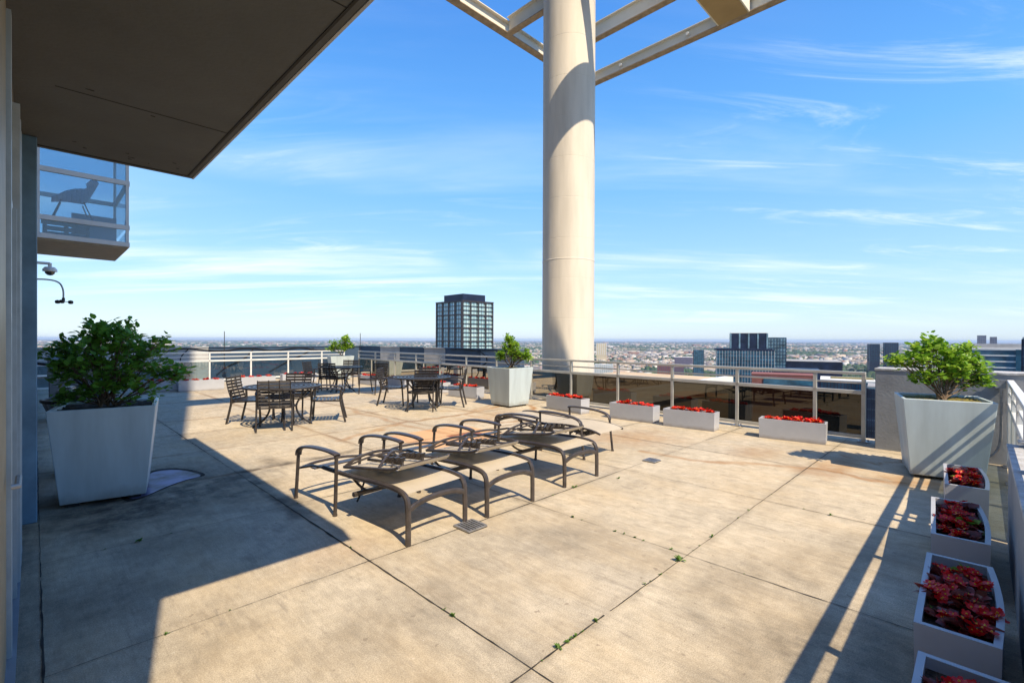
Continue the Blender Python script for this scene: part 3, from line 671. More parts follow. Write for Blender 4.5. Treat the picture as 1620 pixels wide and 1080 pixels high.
def flowerbox(label, plabel, c, ang, L_=.9, w=.29, h=.32, near=False, npl=5, bow=0.0, lean=0):
    r = empty('flower_box', c, ang); tag(r, label, 'flower box', 'rectangular flower boxes round the terrace')
    b = MB(); th = .025; n = 10
    def outline(L2, w2, bw): # counterclockwise, the -y side may bow outwards
        p = [(L2/2, w2/2), (-L2/2, w2/2)]
        for i in range(n+1):
            s_ = i/n; p.append((-L2/2+L2*s_, -w2/2-bw*math.sin(math.pi*s_)))
        return p
    o0 = outline(L_, w, bow); i0 = outline(L_-2*th, w-2*th, bow)
    k = len(o0)
    def ring(p, z): return [(x, y, z) for x, y in p]
    A = [ring(outline(L_*.985, w*.96, bow), .0), ring(o0, h), ring(i0, h), ring(i0, h-.05)]
    for P, Q in zip(A, A[1:]):
        for j in range(k): b.poly([P[j], P[(j+1) % k], Q[(j+1) % k], Q[j]])
    ob = b.build('box_body', M['box'], r)
    q = MB(); q.poly(ring(i0, h-.045)); q.build('soil', M['soil'], r)
    src = near_b if near else sun_b
    for i in range(npl):
        s_ = rnd.choice(src)
        if s_.name not in firstuse: p = s_; firstuse[s_.name] = 1
        else: p = copy_tree(s_)
        x = (L_-(.2 if near else .12))*((i+.5)/npl-.5)+rnd.uniform(-.02, .02); y = (.042 if i % 2 else -.042)+rnd.uniform(-.01, .01) if near else rnd.uniform(-.03, .03)
        cs, sn = math.cos(ang), math.sin(ang)
        p.location = (c[0]+x*cs-y*sn, c[1]+x*sn+y*cs, h-.055); p.rotation_euler = (rnd.uniform(-.08, .08), rnd.uniform(-.08, .08), rnd.uniform(0, 6.28))
        s2 = rnd.uniform(.85, 1.15); p.scale = (s2, s2, s2)
        tag(p, plabel, 'flower', 'red begonias in the flower boxes')
    return r
# four along the long railing
def box_from(FLp, FRp, name, pl, width=.29, npl=5):
    a = G(*FLp); c_ = G(*FRp); d_ = (c_-a).normalized(); nrm = Vector((-d_.y, d_.x, 0)); m_ = (a+c_)/2+nrm*width/2
    return flowerbox(name, pl, m_, math.atan2(d_.y, d_.x), L_=(c_-a).length, w=width, h=.31, npl=npl)
box_from((864, 646.3), (919, 655.5), 'grey flower box in front of the round column', 'red begonia in the box in front of the round column', .27)
box_from((964, 661), (1033, 670), 'grey flower box second from the column along the railing', 'red begonia in the box second from the column')
box_from((1048.7, 673), (1130, 683), 'grey flower box third from the column along the railing', 'red begonia in the box third from the column')
box_from((1200, 691.7), (1307, 704), 'grey flower box nearest the end of the long railing', 'red begonia in the box nearest the end wall', npl=6)
box_from((709, 626.5), (754, 631.8), 'grey flower box left of the cornerwise planter', 'red begonia in the box left of the cornerwise planter', npl=5)
for p0, p1, nm, pl in (((668, 617), (700, 622.5), 'grey flower box behind the middle table, partly hidden by its right chair', 'red begonia in the box behind the middle table'),
                       ((612, 611.5), (640, 615.5), 'grey flower box behind the left chair of the middle table', 'red begonia in the box behind the left chair of the middle table'),
                       ((567, 607), (596, 611), 'grey flower box behind the far table', 'red begonia in the box behind the far table')):
    box_from(p0, p1, nm, pl, .27, 4)
def box_left(x0, x1, y, nm, pl):
    a = G(x0, y+.3); c_ = G(x1, y-1.2); m_ = (a+c_)/2; flowerbox(nm, pl, m_+VA*.15, ANG-.0+R(-4), L_=1.15, w=.3, h=.32, npl=4)
box_left(232, 262, 621, 'shaded grey flower box farthest left before the white railing', 'red begonia in the shaded far left box')
box_left(290, 350, 618.5, 'sunlit white flower box before the white railing left of the tables', 'red begonia in the sunlit box left of the tables')
box_left(384, 428, 612, 'white flower box behind the near table, before the white railing', 'red begonia in the box behind the near table')
box_left(455, 495, 606, 'white flower box behind the back chair of the near table', 'red begonia in the box behind the back chair')
# row of four along the right edge
for (pa, pb, pc), nm in ((((1491, 764), (1489, 731.7), (1557.5, 771.7)), 'at the foot of the right planter, farthest of the right hand row'), (((1467.5, 841.7), (1469, 784), (1559, 860)), 'second from the right planter in the right hand row'),
                         (((1438, 980), (1460.7, 871), (1567.6, 1020)), 'third from the right planter in the right hand row'), (((1352, 1280), (1444.6, 1025), (1589, 1290)), 'cut off by the bottom edge of the picture')):
    FL = G(*pa, .33); BL = G(*pb, .33); ln = .92
    if pa[1] > 1100: FL = BL-UA*.92
    d_ = (BL-FL).normalized(); nr = Vector((d_.y, -d_.x, 0)); m_ = (FL+BL)/2+nr*.15; m_.z = 0
    flowerbox('white bowed flower box '+nm.replace(', farthest of the right hand row','').replace('in the right hand row','at the right'), 'red leaved begonia in the bowed box '+{'at': 'at the foot of the right planter', 'se': 'second from the right planter', 'th': 'third from the right planter', 'cu': 'cut off by the bottom edge'}[nm[:2]], m_, math.atan2(d_.y, d_.x), L_=(BL-FL).length, w=.27, h=.33, near=True, npl=9, bow=.022)

# ------------------------------------------------------------------ patio furniture
def make_chair():
    r = empty('patio_chair')
    for s in (-1, 1):
        x = s*.27
        b = MB(); b.tube(smooth_path([(x, .28, 0), (x, .26, .3), (x, .24, .56), (x*1.02, .21, .635), (x*1.04, .12, .65)], 2), .015, 8, flat=(1.25, 1)); b.build('leg', M['frameblk'], r, 40)
        b = MB(); b.tube(smooth_path([(x, -.33, 0), (x, -.27, .25), (x, -.235, .42), (x, -.25, .60)], 2), .016, 8, flat=(1.25, 1)); b.build('leg', M['frameblk'], r, 40)
        b = MB(); b.tube(smooth_path([(x*1.04, .20, .642), (x*1.05, .05, .652), (x*1.04, -.12, .635), (x, -.25, .60)], 2), .019, 8, flat=(1.5, .8)); b.build('armrest', M['frameblk'], r, 40)
    b = MB()
    for s in (-1, 1): b.bar((s*.255, .25, .415), (s*.255, -.25, .40), .02, .03)
    b.bar((-.26, .25, .40), (.26, .25, .40), .025, .025); b.bar((-.26, -.24, .385), (.26, -.24, .385), .025, .025); b.build('seat_frame', M['frameblk'], r)
    b = MB()
    for k in range(8):
        y = .235-.062*k; b.box((0, y, .43-.02*math.sin(k/7*math.pi)+(.008 if k == 0 else 0)), (.5, .048, .012))
    b.build('seat', M['frameblk'], r, 30, bevel=.003)
    b = MB(); cv = lambda z: -.235-.02*math.sin((z-.42)/.44*3.1)-.27*(z-.42)*.9
    for k in range(8):
        z = .43+.057*k; b.box((0, cv(z), z), (.5, .012, .043), rx=R(-14))
    for x in (-.245, -.08, .08, .245):
        pts = [(x, cv(z)-.009, z) for z in (.40, .5, .6, .7, .8, .86)]; b.tube(pts, .009, 6)
    b.build('backrest', M['frameblk'], r, 30)
    return r
def make_table():
    r = empty('patio_table'); R0 = .63
    b = MB(); n = 56; z0, z1 = .70, .715
    def ann(r0, r1, zt=z1, zb=z0):
        base = len(b.v)
        for rr, z in ((r0, zt), (r1, zt), (r1, zb), (r0, zb)):
            for j in range(n): a = 6.28318*j/n; b.v.append((rr*math.cos(a), rr*math.sin(a), z))
        for i in range(4):
            for j in range(n):
                p = base+i*n+j; q = base+i*n+(j+1) % n; p2 = base+((i+1) % 4)*n+j; q2 = base+((i+1) % 4)*n+(j+1) % n
                b.f.append((p, p2, q2, q)); b.mi.append(0)
    ann(R0-.035, R0, .72, .69)
    for rr in (.06, .14, .22, .30, .38, .46, .53): ann(rr-.017, rr+.017)
    for k in range(36):
        a = 6.28318*k/36; r0 = .06 if k % 4 == 0 else (.22 if k % 2 == 0 else .38); b.bar((r0*math.cos(a), r0*math.sin(a), .7065), ((R0-.03)*math.cos(a), (R0-.03)*math.sin(a), .7065), .022, .01)
    b.build('tabletop', M['frameblk'], r)
    for k in range(4):
        a = k*math.pi/2+.4; c, s = math.cos(a), math.sin(a)
        prof = [(.42, .69), (.40, .6), (.24, .45), (.2, .3), (.3, .12), (.46, .03), (.47, .0)]
        b = MB(); b.tube(smooth_path([(q*c, q*s, z) for q, z in prof], 2), .017, 8); b.build('leg', M['frameblk'], r, 40)
    b = MB(); b.tube([(.21*math.cos(6.28318*j/24), .21*math.sin(6.28318*j/24), .36) for j in range(25)], .012, 6); b.tube([(.36*math.cos(6.28318*j/24), .36*math.sin(6.28318*j/24), .68) for j in range(25)], .012, 6); b.build('brace_ring', M['frameblk'], r, 40)
    return r
chair0 = make_chair(); table0 = make_table(); uc = [0]; ut = [0]
def put_chair(x, y, face, label):
    o = chair0 if uc[0] == 0 else copy_tree(chair0); uc[0] += 1
    o.location = (x, y, 0); o.rotation_euler.z = math.atan2(face[1], face[0])-math.pi/2; tag(o, label, 'chair', 'slatted chairs round the patio tables')
def put_table(x, y, label, rz):
    o = table0 if ut[0] == 0 else copy_tree(table0); ut[0] += 1
    o.location = (x, y, 0); o.rotation_euler.z = rz; tag(o, label, 'table', 'round dark patio tables')
t1 = G(448, 609.5, .72); t2 = G(668, 595.5, .72); t3 = G(539, 579.8, .72)
put_table(t1.x, t1.y, 'round dark lattice table nearest the camera, with four chairs', .1)
put_table(t2.x, t2.y, 'round dark lattice table in the middle near the cornerwise planter', .5)
put_table(t3.x, t3.y, 'round dark lattice table farthest away near the corner planter', .9)
def cpos(px, py): p = G(px, py); return p.x, p.y
def toward(x, y, t, off=0):
    a = math.atan2(t.y-y, t.x-x)+R(off); return (math.cos(a), math.sin(a))
for x, y, f, lab in ((-4.85, 8.86, (1, .05), 'slatted chair at the left side of the nearest table'),
    (-4.08, 8.19, (-.38, .92), 'slatted chair with its back to the camera at the nearest table'),
    (-3.5, 9.0, (-.95, -.3), 'slatted chair turned sideways at the right of the nearest table'),
    (-4.32, 9.35, (.1, -1), 'slatted chair behind the nearest table, before a flower box'),
    (-2.8, 11.28, (1, 0), 'slatted chair with bluish slats at the left of the middle table'),
    (-1.95, 10.37, (0, -1), 'slatted chair with its back against the middle table, facing the camera'),
    (-1.42, 11.07, (-1, .0), 'slatted chair at the right of the middle table beside the flower box'),
    (-2.04, 11.3, (0, -1), 'slatted chair behind the middle table against the railing'),
    (-5.3, 13.95, (.05, 1), 'dark slatted chair with its back to the camera at the farthest table'),
    (-5.95, 14.5, (1, -.1), 'slatted chair at the left of the farthest table'),
    (-5.33, 15.35, (0, -1), 'slatted chair behind the farthest table below the corner shrub'),
    (-3.95, 13.5, (-.35, -.94), 'slatted chair pushed out to the right of the farthest table, facing left')):
    put_chair(x, y, f, lab)

# loungers
def lounger(label, c, ang, folded, scale=1):
    r = empty('chaise_lounge', c, ang); tag(r, label, 'lounger', 'mesh sun loungers in a row')
    fm = M['frame']; hw = .295
    for s in (1, -1):
        y = s*hw; b = MB()
        b.tube(smooth_path([(0, y, 0), (.0, y, .27), (.02, y, .365), (.11, y, .395), (.35, y, .40), (.75, y, .375), (1.1, y, .37), (1.25, y, .37)], 2), .021, 8, flat=(1.1, 1)); b.build('side_rail', fm, r, 40)
        y2 = s*(hw+.045); b = MB()
        b.tube(smooth_path([(.97, y2, 0), (.955, y2, .3), (.95, y2, .53)], 1), .016, 8); b.tube(smooth_path([(1.70, y2, 0), (1.67, y2, .25), (1.655, y2, .38), (1.65, y2, .44)], 1), .016, 8)
        b.tube([(.97, y2, .0), (.97, y2, .02)], .02, 8); b.tube([(1.70, y2, .0), (1.70, y2, .02)], .02, 8)
        b.bar((.96, y2, .385), (.96, y-.0, .38), .02, .025); b.bar((1.655, y2, .30), (1.655, y, .30), .02, .02); b.tube([(1.655, y, .30), (1.45, y, .35), (1.2, y, .37)], .013, 6)
        b.build('arm_support', fm, r, 40)
        b = MB(); pth = smooth_path([(.935, y2, .535), (.95, y2, .545), (1.1, y2, .555), (1.35, y2, .548), (1.5, y2, .53), (1.60, y2, .505), (1.645, y2, .47), (1.652, y2, .43)], 1); b.tube(pth, .024, 8, flat=(1.35, .7)); b.build('armrest', fm, r, 40)
    b = MB(); b.tube(smooth_path([(.0, -hw, .265), (.0, -.15, .315), (0, .15, .315), (0, hw, .265)], 2), .016, 8, flat=(.8, 1.5)); b.build('foot_crossbar', fm, r, 40)
    b = MB(); b.tube(smooth_path([(1.655, -hw, .30), (1.70, -.15, .315), (1.70, .15, .315), (1.655, hw, .30)], 2), .014, 8, flat=(1, 1)); b.box((1.55, 0, .30), (.09, .5, .012)); b.build('head_crossbar', fm, r, 40)
    b = MB(); b.tube([(.72, -hw-.02, .235), (.72, hw+.02, .235)], .022, 8)
    b.tube(smooth_path([(.4, -.2, .34), (.6, -.2, .28), (.75, -.2, .24), (.95, -.2, .33)], 2), .012, 6); b.tube(smooth_path([(.4, .2, .34), (.6, .2, .28), (.75, .2, .24), (.95, .2, .33)], 2), .012, 6); b.build('underframe', fm, r, 40)
    # seat sling
    b = MB(); nx, ny = 14, 6; X = [.035+.93*i/nx for i in range(nx+1)]
    def sz(x, w): return .372+.03*math.sin(min(1, x/.25)*math.pi/2)-.02*(x/.95)-.014*(1-w*w)*math.sin(math.pi*min(1, x/.95))
    g = [[(x, (hw-.022)*(2*j/ny-1), sz(x, 2*j/ny-1)) for j in range(ny+1)] for x in X]
    for i in range(nx):
        for j in range(ny): b.poly([g[i][j], g[i+1][j], g[i+1][j+1], g[i][j+1]])
    b.build('seat_sling', M['sling'], r, 80)
    bk = hw-.03
    if folded:
        P = lambda x: .425+.10*((.93-x)/.74)
        xs = [.93-.74*i/12 for i in range(13)]
        b = MB(); g = [[(x, bk*(2*j/6-1)*.96, P(x)-.006-.05*max(0, (.32-x)/.13)**2*0) for j in range(7)] for x in xs]
        for i in range(12):
            for j in range(6): b.poly([g[i][j], g[i+1][j], g[i+1][j+1], g[i][j+1]])
        # rolled lip at the free end
        lip = [(.19, .525), (.175, .545), (.16, .555)]
        pr = [(.19, P(.19)-.006), (.165, P(.19)+.012), (.15, P(.19)+.035)]
        for (x0, z0), (x1, z1) in zip(pr, pr[1:]): b.poly([(x0, -bk*.96, z0), (x1, -bk*.96, z1), (x1, bk*.96, z1), (x0, bk*.96, z0)])
        b.build('back_sling', M['sling'], r, 80)
        b = MB()
        for s in (1, -1): b.tube(smooth_path([(.95, s*bk, .42), (.6, s*bk, P(.6)), (.24, s*bk, P(.24)), (.165, s*bk*.98, P(.19)+.03)], 2), .014, 8)
        b.tube(smooth_path([(.93, bk, .43), (.88, bk*.7, .50), (.84, 0, .535), (.88, -bk*.7, .50), (.93, -bk, .43)], 2), .013, 8)
        b.tube(smooth_path([(.90, bk*.95, .44), (.80, bk*.5, .50), (.77, 0, .52), (.80, -bk*.5, .50), (.9, -bk*.95, .44)], 2), .009, 6)
        b.tube(smooth_path([(.50, bk*.8, P(.5)), (.54, bk*.5, .53), (.62, 0, .565), (.72, -bk*.5, .53), (.78, -bk*.9, .46)], 2), .012, 8)
        b.tube(smooth_path([(.40, bk*.6, P(.4)), (.45, bk*.35, .54), (.55, -.05, .55), (.62, -bk*.6, .51), (.7, -bk*.9, .46)], 2), .009, 6)
        b.tube([(.3, -bk, P(.3)), (.3, bk, P(.3))], .01, 6)
        b.build('back_frame', fm, r, 40)
        for s in (.09, -.12):
            b = MB(); b.bar((.85, s, .47), (.30, s+.03, P(.3)+.02), .018, .022)
            for k in range(4):
                x = .34+.075*k; z = P(x)+.035; b.hexa([(x, s-.01, z-.01), (x+.04, s-.01, z-.01), (x+.04, s+.04, z-.01), (x, s+.04, z-.01), (x-.025, s-.01, z+.035), (x-.01, s-.01, z+.035), (x-.01, s+.04, z+.035), (x-.025, s+.04, z+.035)])
            b.build('ratchet_bar', fm, r, 30)
    else:
        xs = [.95+.95*i/14 for i in range(15)]; P = lambda x: .375+.035*math.sin((x-.95)/.95*math.pi)-.05*max(0, (x-1.75)/.15)**2*.4
        b = MB(); g = [[(x, bk*(2*j/6-1), P(x)) for j in range(7)] for x in xs]
        for i in range(14):
            for j in range(6): b.poly([g[i][j], g[i+1][j], g[i+1][j+1], g[i][j+1]])
        b.build('back_sling', M['sling'], r, 80)
        b = MB()
        for s in (1, -1): b.tube(smooth_path([(x, s*(bk+.01), P(x)-.01) for x in xs[::2]], 1), .014, 8)
        b.tube(smooth_path([(.98, bk, .36), (1.2, bk*.7, .27), (1.45, 0, .25), (1.6, -bk*.7, .28), (1.7, -bk, .34)], 2), .011, 6); b.build('back_frame', fm, r, 40)
        for s in (bk-.03, -bk+.03, .02):
            b = MB(); b.bar((1.1, s, .33), (1.72, s, .335), .018, .025)
            for k in range(5):
                x = 1.25+.09*k; b.hexa([(x-.03, s-.012, .285), (x-.015, s-.012, .285), (x-.015, s+.012, .285), (x-.03, s+.012, .285), (x, s-.012, .33), (x+.045, s-.012, .33), (x+.045, s+.012, .33), (x, s+.012, .33)])
            b.build('ratchet_bar', fm, r, 30)
    return r
LA = R(137)
def lpos(a, b_): p, q = G(*a), G(*b_); return (p+q)/2, (q-p)
m1, w1 = lpos((642.8, 862), (738.5, 827.6)); m2, w2 = lpos((767.7, 817), (844.8, 792.4)); m3, w3 = lpos((889.8, 770.6), (947, 752.7))
la = lambda w: math.atan2(w.y, w.x)+math.pi/2
lounger('brown framed mesh lounger nearest the camera, its backrest folded down on the seat', m1, la(w1)+R(4), True)
lounger('brown framed mesh lounger in the middle of the row, backrest folded down', m2, la(w2)+R(3), True)
lounger('brown framed mesh lounger third from the camera, backrest folded down on the seat', m3, la(w3)+R(3), True)
fd = (math.cos(R(136)), math.sin(R(136)))
l4 = Vector((-.05, 7.55, 0)); lounger('mesh lounger farthest from the camera lying flat and turned the other way', l4, R(136+180), False)
# strap and buckle hanging under the nearest lounger
p = G(570, 798); cable('black strap with metal buckle hanging under the nearest lounger', [Vector((p.x+.08, p.y+.05, .34)), Vector((p.x+.03, p.y, .2)), Vector((p.x, p.y, .1)), Vector((p.x-.03, p.y, .03))], .01, 'strap', name='strap')
# ------------------------------------------------------------------ small things
def drain(px, py, s, label):
    p = G(px, py); r = empty('floor_drain', (p.x, p.y, 0), ANG); tag(r, label, 'drain')
    b = MB(); b.box((0, 0, .004), (s, s, .006)); b.build('frame', M['joint'], r)
    b = MB()
    for k in range(7): b.box((-s/2+s*(k+.5)/7, 0, .012), (s/16, s*.9, .012))
    for k in (-1, 1): b.box((0, k*s*.46, .011), (s, s*.07, .012)); b.box((k*s*.48, 0, .0125), (s*.06, s*.86, .012))
    b.build('grate', M['steel'], r)
    return r
drain(744, 833, .2, 'rusty square floor drain in front of the nearest lounger')
drain(1031, 729, .17, 'square steel floor drain in the open deck right of the loungers')
# standing water beside the left planter
pud = [(225, 755), (245, 745), (275, 742), (300, 745), (322, 752), (300, 757), (280, 763), (255, 773), (236, 782), (205, 792), (195, 770)]
cp = mid4([G(x, y, 0) for x, y in pud])
wet = smooth_path([cp+(G(x, y, 0)-cp)*1.16*rnd.uniform(.97, 1.03)+Vector((0, 0, .0028)) for x, y in pud+pud[:1]], 2)
q = MB(); q.poly(wet[:-1]); tag(q.build('wet_concrete', mat('wet concrete', (.05, .042, .038), .8, .5, 5, spec=.1)), kind='structure')
pts = smooth_path([G(x, y, .0055)+Vector((rnd.uniform(-.012, .012), rnd.uniform(-.012, .012), 0)) for x, y in pud]+[G(*pud[0], .0055)], 2)
b = MB(); b.poly(pts[:-1]); tag(b.build('puddle', M['puddle']), kind='structure')
# weeds
def weed(seed, n, s):
    g = random.Random(seed); b = MB()
    for k in range(n):
        a = g.uniform(0, 6.28); d = Vector((math.cos(a), math.sin(a), g.uniform(.1, 1.4))); leaf(b, Vector((g.gauss(0, .008), g.gauss(0, .008), .002)), d, Vector((0, 0, 1)), s*g.uniform(.6, 1.3), .6)
    return b.build('weed', M['weed'])
wv = [weed(1, 8, .035), weed(2, 12, .045), weed(3, 6, .03)]; wu_ = {}
spots = [(866, 1051), (907, 1021), (903, 1020), (911, 1017), (918, 1012), (928, 1003), (948, 986), (892, 1031), (1024, 917), (1032, 929), (1053, 912), (1076, 888), (1102, 872), (1112, 865), (1133, 851), (1157, 833), (1170, 820), (1185, 808), (905, 819), (917, 824), (971, 842), (986, 845), (1004, 851), (1017, 856), (1061, 870), (877, 784), (909, 772), (913, 771), (1215, 781), (509, 836), (553, 867), (705, 963), (713, 973), (717, 975), (219, 852), (165, 865), (270, 843), (1268, 809), (1318, 810), (365, 968), (263, 1006), (468, 795), (1018, 667), (1180, 905), (979, 757), (1296, 700)]
for i, (px, py) in enumerate(spots):
    s_ = rnd.choice(wv)
    if s_.name in wu_: o = s_.copy(); COL.objects.link(o)
    else: o = s_; wu_[s_.name] = 1
    p = G(px, py); u_, v_ = uv(p); ju = min(UJ, key=lambda q: abs(q-u_)); jv = min(VJ, key=lambda q: abs(q-v_))
    if abs(ju-u_) < .14 and abs(ju-u_) < abs(jv-v_): p = W(ju+rnd.uniform(-.008, .008), v_)
    elif abs(jv-v_) < .14: p = W(u_, jv+rnd.uniform(-.008, .008))
    o.location = (p.x, p.y, .003); o.rotation_euler.z = rnd.uniform(0, 6.28); sc_ = rnd.uniform(.22, .55)*(1.6 if (px, py) in ((1076, 888), (219, 852), (1018, 667)) else 1); o.scale = (sc_,)*3
    tag(o, 'small green weed sprouting from a joint in the deck', 'weed', 'weeds in the deck joints')
# junction box and conduit on the end wall
p = W(8.50, -.165, 1.02); t = empty('junction_box', p, ANG); tag(t, 'grey junction box near the top of the end wall', 'electrical box')
b = MB(); b.box((-.01, 0, 0), (.06, .09, .10)); b.build('housing', M['steel'], t, bevel=.005); b = MB(); b.box((-.043, 0, 0), (.008, .1, .11)); b.build('lid', M['concrete'], t, bevel=.003); b = MB(); b.tube([(-.01, .05, .01), (-.01, .1, .01)], .02, 8); b.build('fitting', M['steel'], t, 40)
cable('grey conduit running down the end wall and curling at its foot', [W(8.47, -.175, .97), W(8.485, -.175, .6), W(8.485, -.175, .35), W(8.47, -.15, .18), W(8.45, -.06, .08), W(8.44, .12, .03)], .016, 'conduit', m='steel', name='conduit')
# bin behind the left planter
p = G(112, 752); t = empty('litter_bin', (p.x-.05, p.y+.2, 0)); tag(t, 'black slatted metal litter bin behind the left planter', 'bin')
b = MB(); nseg = 22
for k in range(nseg):
    a = 6.28318*k/nseg; c, s = math.cos(a), math.sin(a)
    b.tube(smooth_path([(.22*c, .22*s, .04), (.23*c, .23*s, .35), (.25*c, .25*s, .6), (.33*c, .33*s, .83)], 2), .012, 5, flat=(1.3, .5))
b.build('slats', M['cable'], t, 40)
b = MB(); b.tube([(.34*math.cos(6.28318*j/36), .34*math.sin(6.28318*j/36), .84) for j in range(37)], .02, 8); b.tube([(.22*math.cos(6.28318*j/36), .22*math.sin(6.28318*j/36), .04) for j in range(37)], .015, 6); b.build('rim', M['cable'], t, 50)
b = MB(); b.lathe([(.2, .05), (.21, .7), (.2, .7), (.19, .06), (0, .06)], (0, 0, 0), 24); b.build('liner', M['frameblk'], t, 40)
# grill
d_ = 9.2; t = empty('barbecue_grill', ((118-810)/F*d_, d_, 0), R(42)); tag(t, 'grey barbecue grill half hidden behind the left shrub', 'grill')
b = MB(); b.box((0, 0, .45), (.7, .55, .62)); b.build('cabinet', M['grill'], t, bevel=.02)
b = MB()
for s in (-1, 1): b.box((s*.52, 0, .82), (.34, .5, .04))
b.build('side_shelf', M['steel'], t, bevel=.01)
b = MB(); pr = [(-.28, .80), (-.29, .98), (-.2, 1.15), (0, 1.22), (.2, 1.15), (.28, .98), (.28, .80)]
for (y0, z0), (y1, z1) in zip(pr, pr[1:]): b.poly([(-.37, y0, z0), (-.37, y1, z1), (.37, y1, z1), (.37, y0, z0)])
b.poly([(-.37, y, z) for y, z in reversed(pr)]); b.poly([(.37, y, z) for y, z in pr]); b.build('hood', M['grill'], t, 50)
b = MB(); b.tube([(-.28, -.34, .93), (.28, -.34, .93)], .015, 8); b.tube([(-.26, -.34, .93), (-.26, -.28, .93)], .012, 6); b.tube([(.26, -.34, .93), (.26, -.28, .93)], .012, 6); b.build('handle', M['steel'], t, 40)
for s in (-1, 1):
    for q in (-1, 1): b = MB(); b.tube([(s*.3, q*.22-.02, .06), (s*.3, q*.22+.02, .06)], .06, 12); b.build('wheel', M['cable'], t, 40)
# hose and pipe beside the post
e = W(.06, 6.6); cable('black hose drooping beside the blue post', [W(.0, 7.2, 1.28), W(.22, 7.2, 1.24), W(.35, 7.1, 1.05), W(.55, 7.0, .85)], .016, 'hose', name='hose')
cable('dark coiled hose hanging behind the litter bin', [W(.1, 6.9, .7), W(.16, 6.6, .4), W(.2, 6.5, .22), W(.28, 6.6, .3), W(.2, 6.8, .6)], .014, 'hose', name='hose')
t = empty('standpipe', W(.3, 7.6, 0)); tag(t, 'grey standpipe with a tap behind the litter bin', 'pipe')
b = MB(); b.tube([(0, 0, 0), (0, 0, .9)], .03, 10); b.build('pipe', M['steel'], t, 40); b = MB(); b.tube([(-.14, 0, .92), (.12, 0, .92)], .025, 8); b.lathe([(.05, 0), (.05, .03), (0, .03)], (0, 0, .95), 10); b.tube([(.1, 0, .92), (.1, 0, .82)], .02, 8); b.build('tap', M['steel'], t, 40)
HAZE = 3.0e-5; SUN = 3.4; SKY = .15; SAT = 1.2; EXPO = 1.1
# ------------------------------------------------------------------ city
ZG = -130.0
b = MB(); S_ = 45000.0; b.poly([(-S_, -S_, ZG), (S_, -S_, ZG), (S_, S_, ZG), (-S_, S_, ZG)])
M['ground'] = mat('city ground', (.085, .10, .055), .95, .3, .004, col2=(.15, .14, .115), detail=12)
tag(b.build('ground', M['ground']), kind='structure')
def glassm(name, col, rough=.12, spec=.8, scale=.15, var=.35):
    return mat(name, col, rough, var, scale, spec=spec)
M['g_teal'] = glassm('teal curtain wall', (.03, .10, .16)); M['g_navy'] = glassm('navy cladding', (.012, .02, .05), .45, .25)
M['g_pale'] = glassm('pale curtain wall', (.13, .23, .30)); M['g_room'] = glassm('lit and dark rooms', (.20, .27, .28), .15, .7, .25, .5)
M['g_rooml'] = mat('bright window rooms', (.50, .66, .68), .2, .4, .3, col2=(.16, .34, .42), spec=.8)
M['gridframe'] = mat('charcoal grid frame', (.035, .033, .042), .6, .1)
M['fin'] = mat('white fin', (.5, .53, .56), .5, .05); M['beige'] = mat('beige facade', (.55, .47, .33), .8, .05, .05)
M['brick'] = mat('red brick facade', (.20, .07, .055), .85, .1, .3); M['whitewall'] = mat('white facade', (.62, .62, .60), .8, .05, .1)
M['roofgrey'] = mat('grey roof', (.32, .32, .32), .9, .2, .1); M['purple'] = mat('violet grey facade', (.10, .09, .14), .7, .1, .1)
def bld(name, label, pl, pr, ytop, d, depth, rz=0.0, body='g_teal', floors=0, bays=0, band='whitewall', mull='fin', bw=.8, mw=.4, roof='roofgrey', ybase=None, extras=None, cat='building'):
    "box building whose front stretches between two surveyed bearings at distance d"
    x0 = (pl-810)/F*d; x1 = (pr-810)/F*d; zt = H(ytop, (pl+pr)/2, d); be = math.atan2((x0+x1)/2, d); w = (x1-x0)*math.cos(be)
    c = Vector(((x0+x1)/2+math.sin(be)*depth/2, d+math.cos(be)*depth/2, ZG)); h = zt-ZG; rz = rz*.6-be
    r = empty(name, c, rz); tag(r, label, cat)
    q = MB(); q.box((0, 0, h/2), (w, depth, h)); q.build('wall', M[body], r)
    if floors:
        q = MB(); n = floors
        fh = 3.8
        for k in range(min(n, int(h/fh))):
            z = h-.3-k*fh; q.box((0, -depth/2-.12, z), (w+.3, .25, bw)); q.box((-w/2-.12, 0, z), (.25, depth, bw)); q.box((w/2+.12, 0, z), (.25, depth, bw))
        q.build('floor_bands', M[band], r)
    if bays:
        q = MB(); hh = min(h, 70)
        for k in range(bays+1):
            x = -w/2+w*k/bays; q.box((x, -depth/2-.3, h-hh/2), (mw, .5, hh-.7))
        m_ = max(2, int(bays*depth/w))
        for k in range(1, m_):
            y = -depth/2+depth*k/m_
            for s in (-1, 1): q.box((s*(w/2+.3), y, h-hh/2), (.5, mw, hh-.7))
        q.build('mullions', M[mull], r)
    q = MB(); q.box((0, 0, h+.25), (w*1.0+.4, depth+.4, .5)); q.build('roof', M[roof], r)
    if extras: extras(r, w, depth, h)
    return r
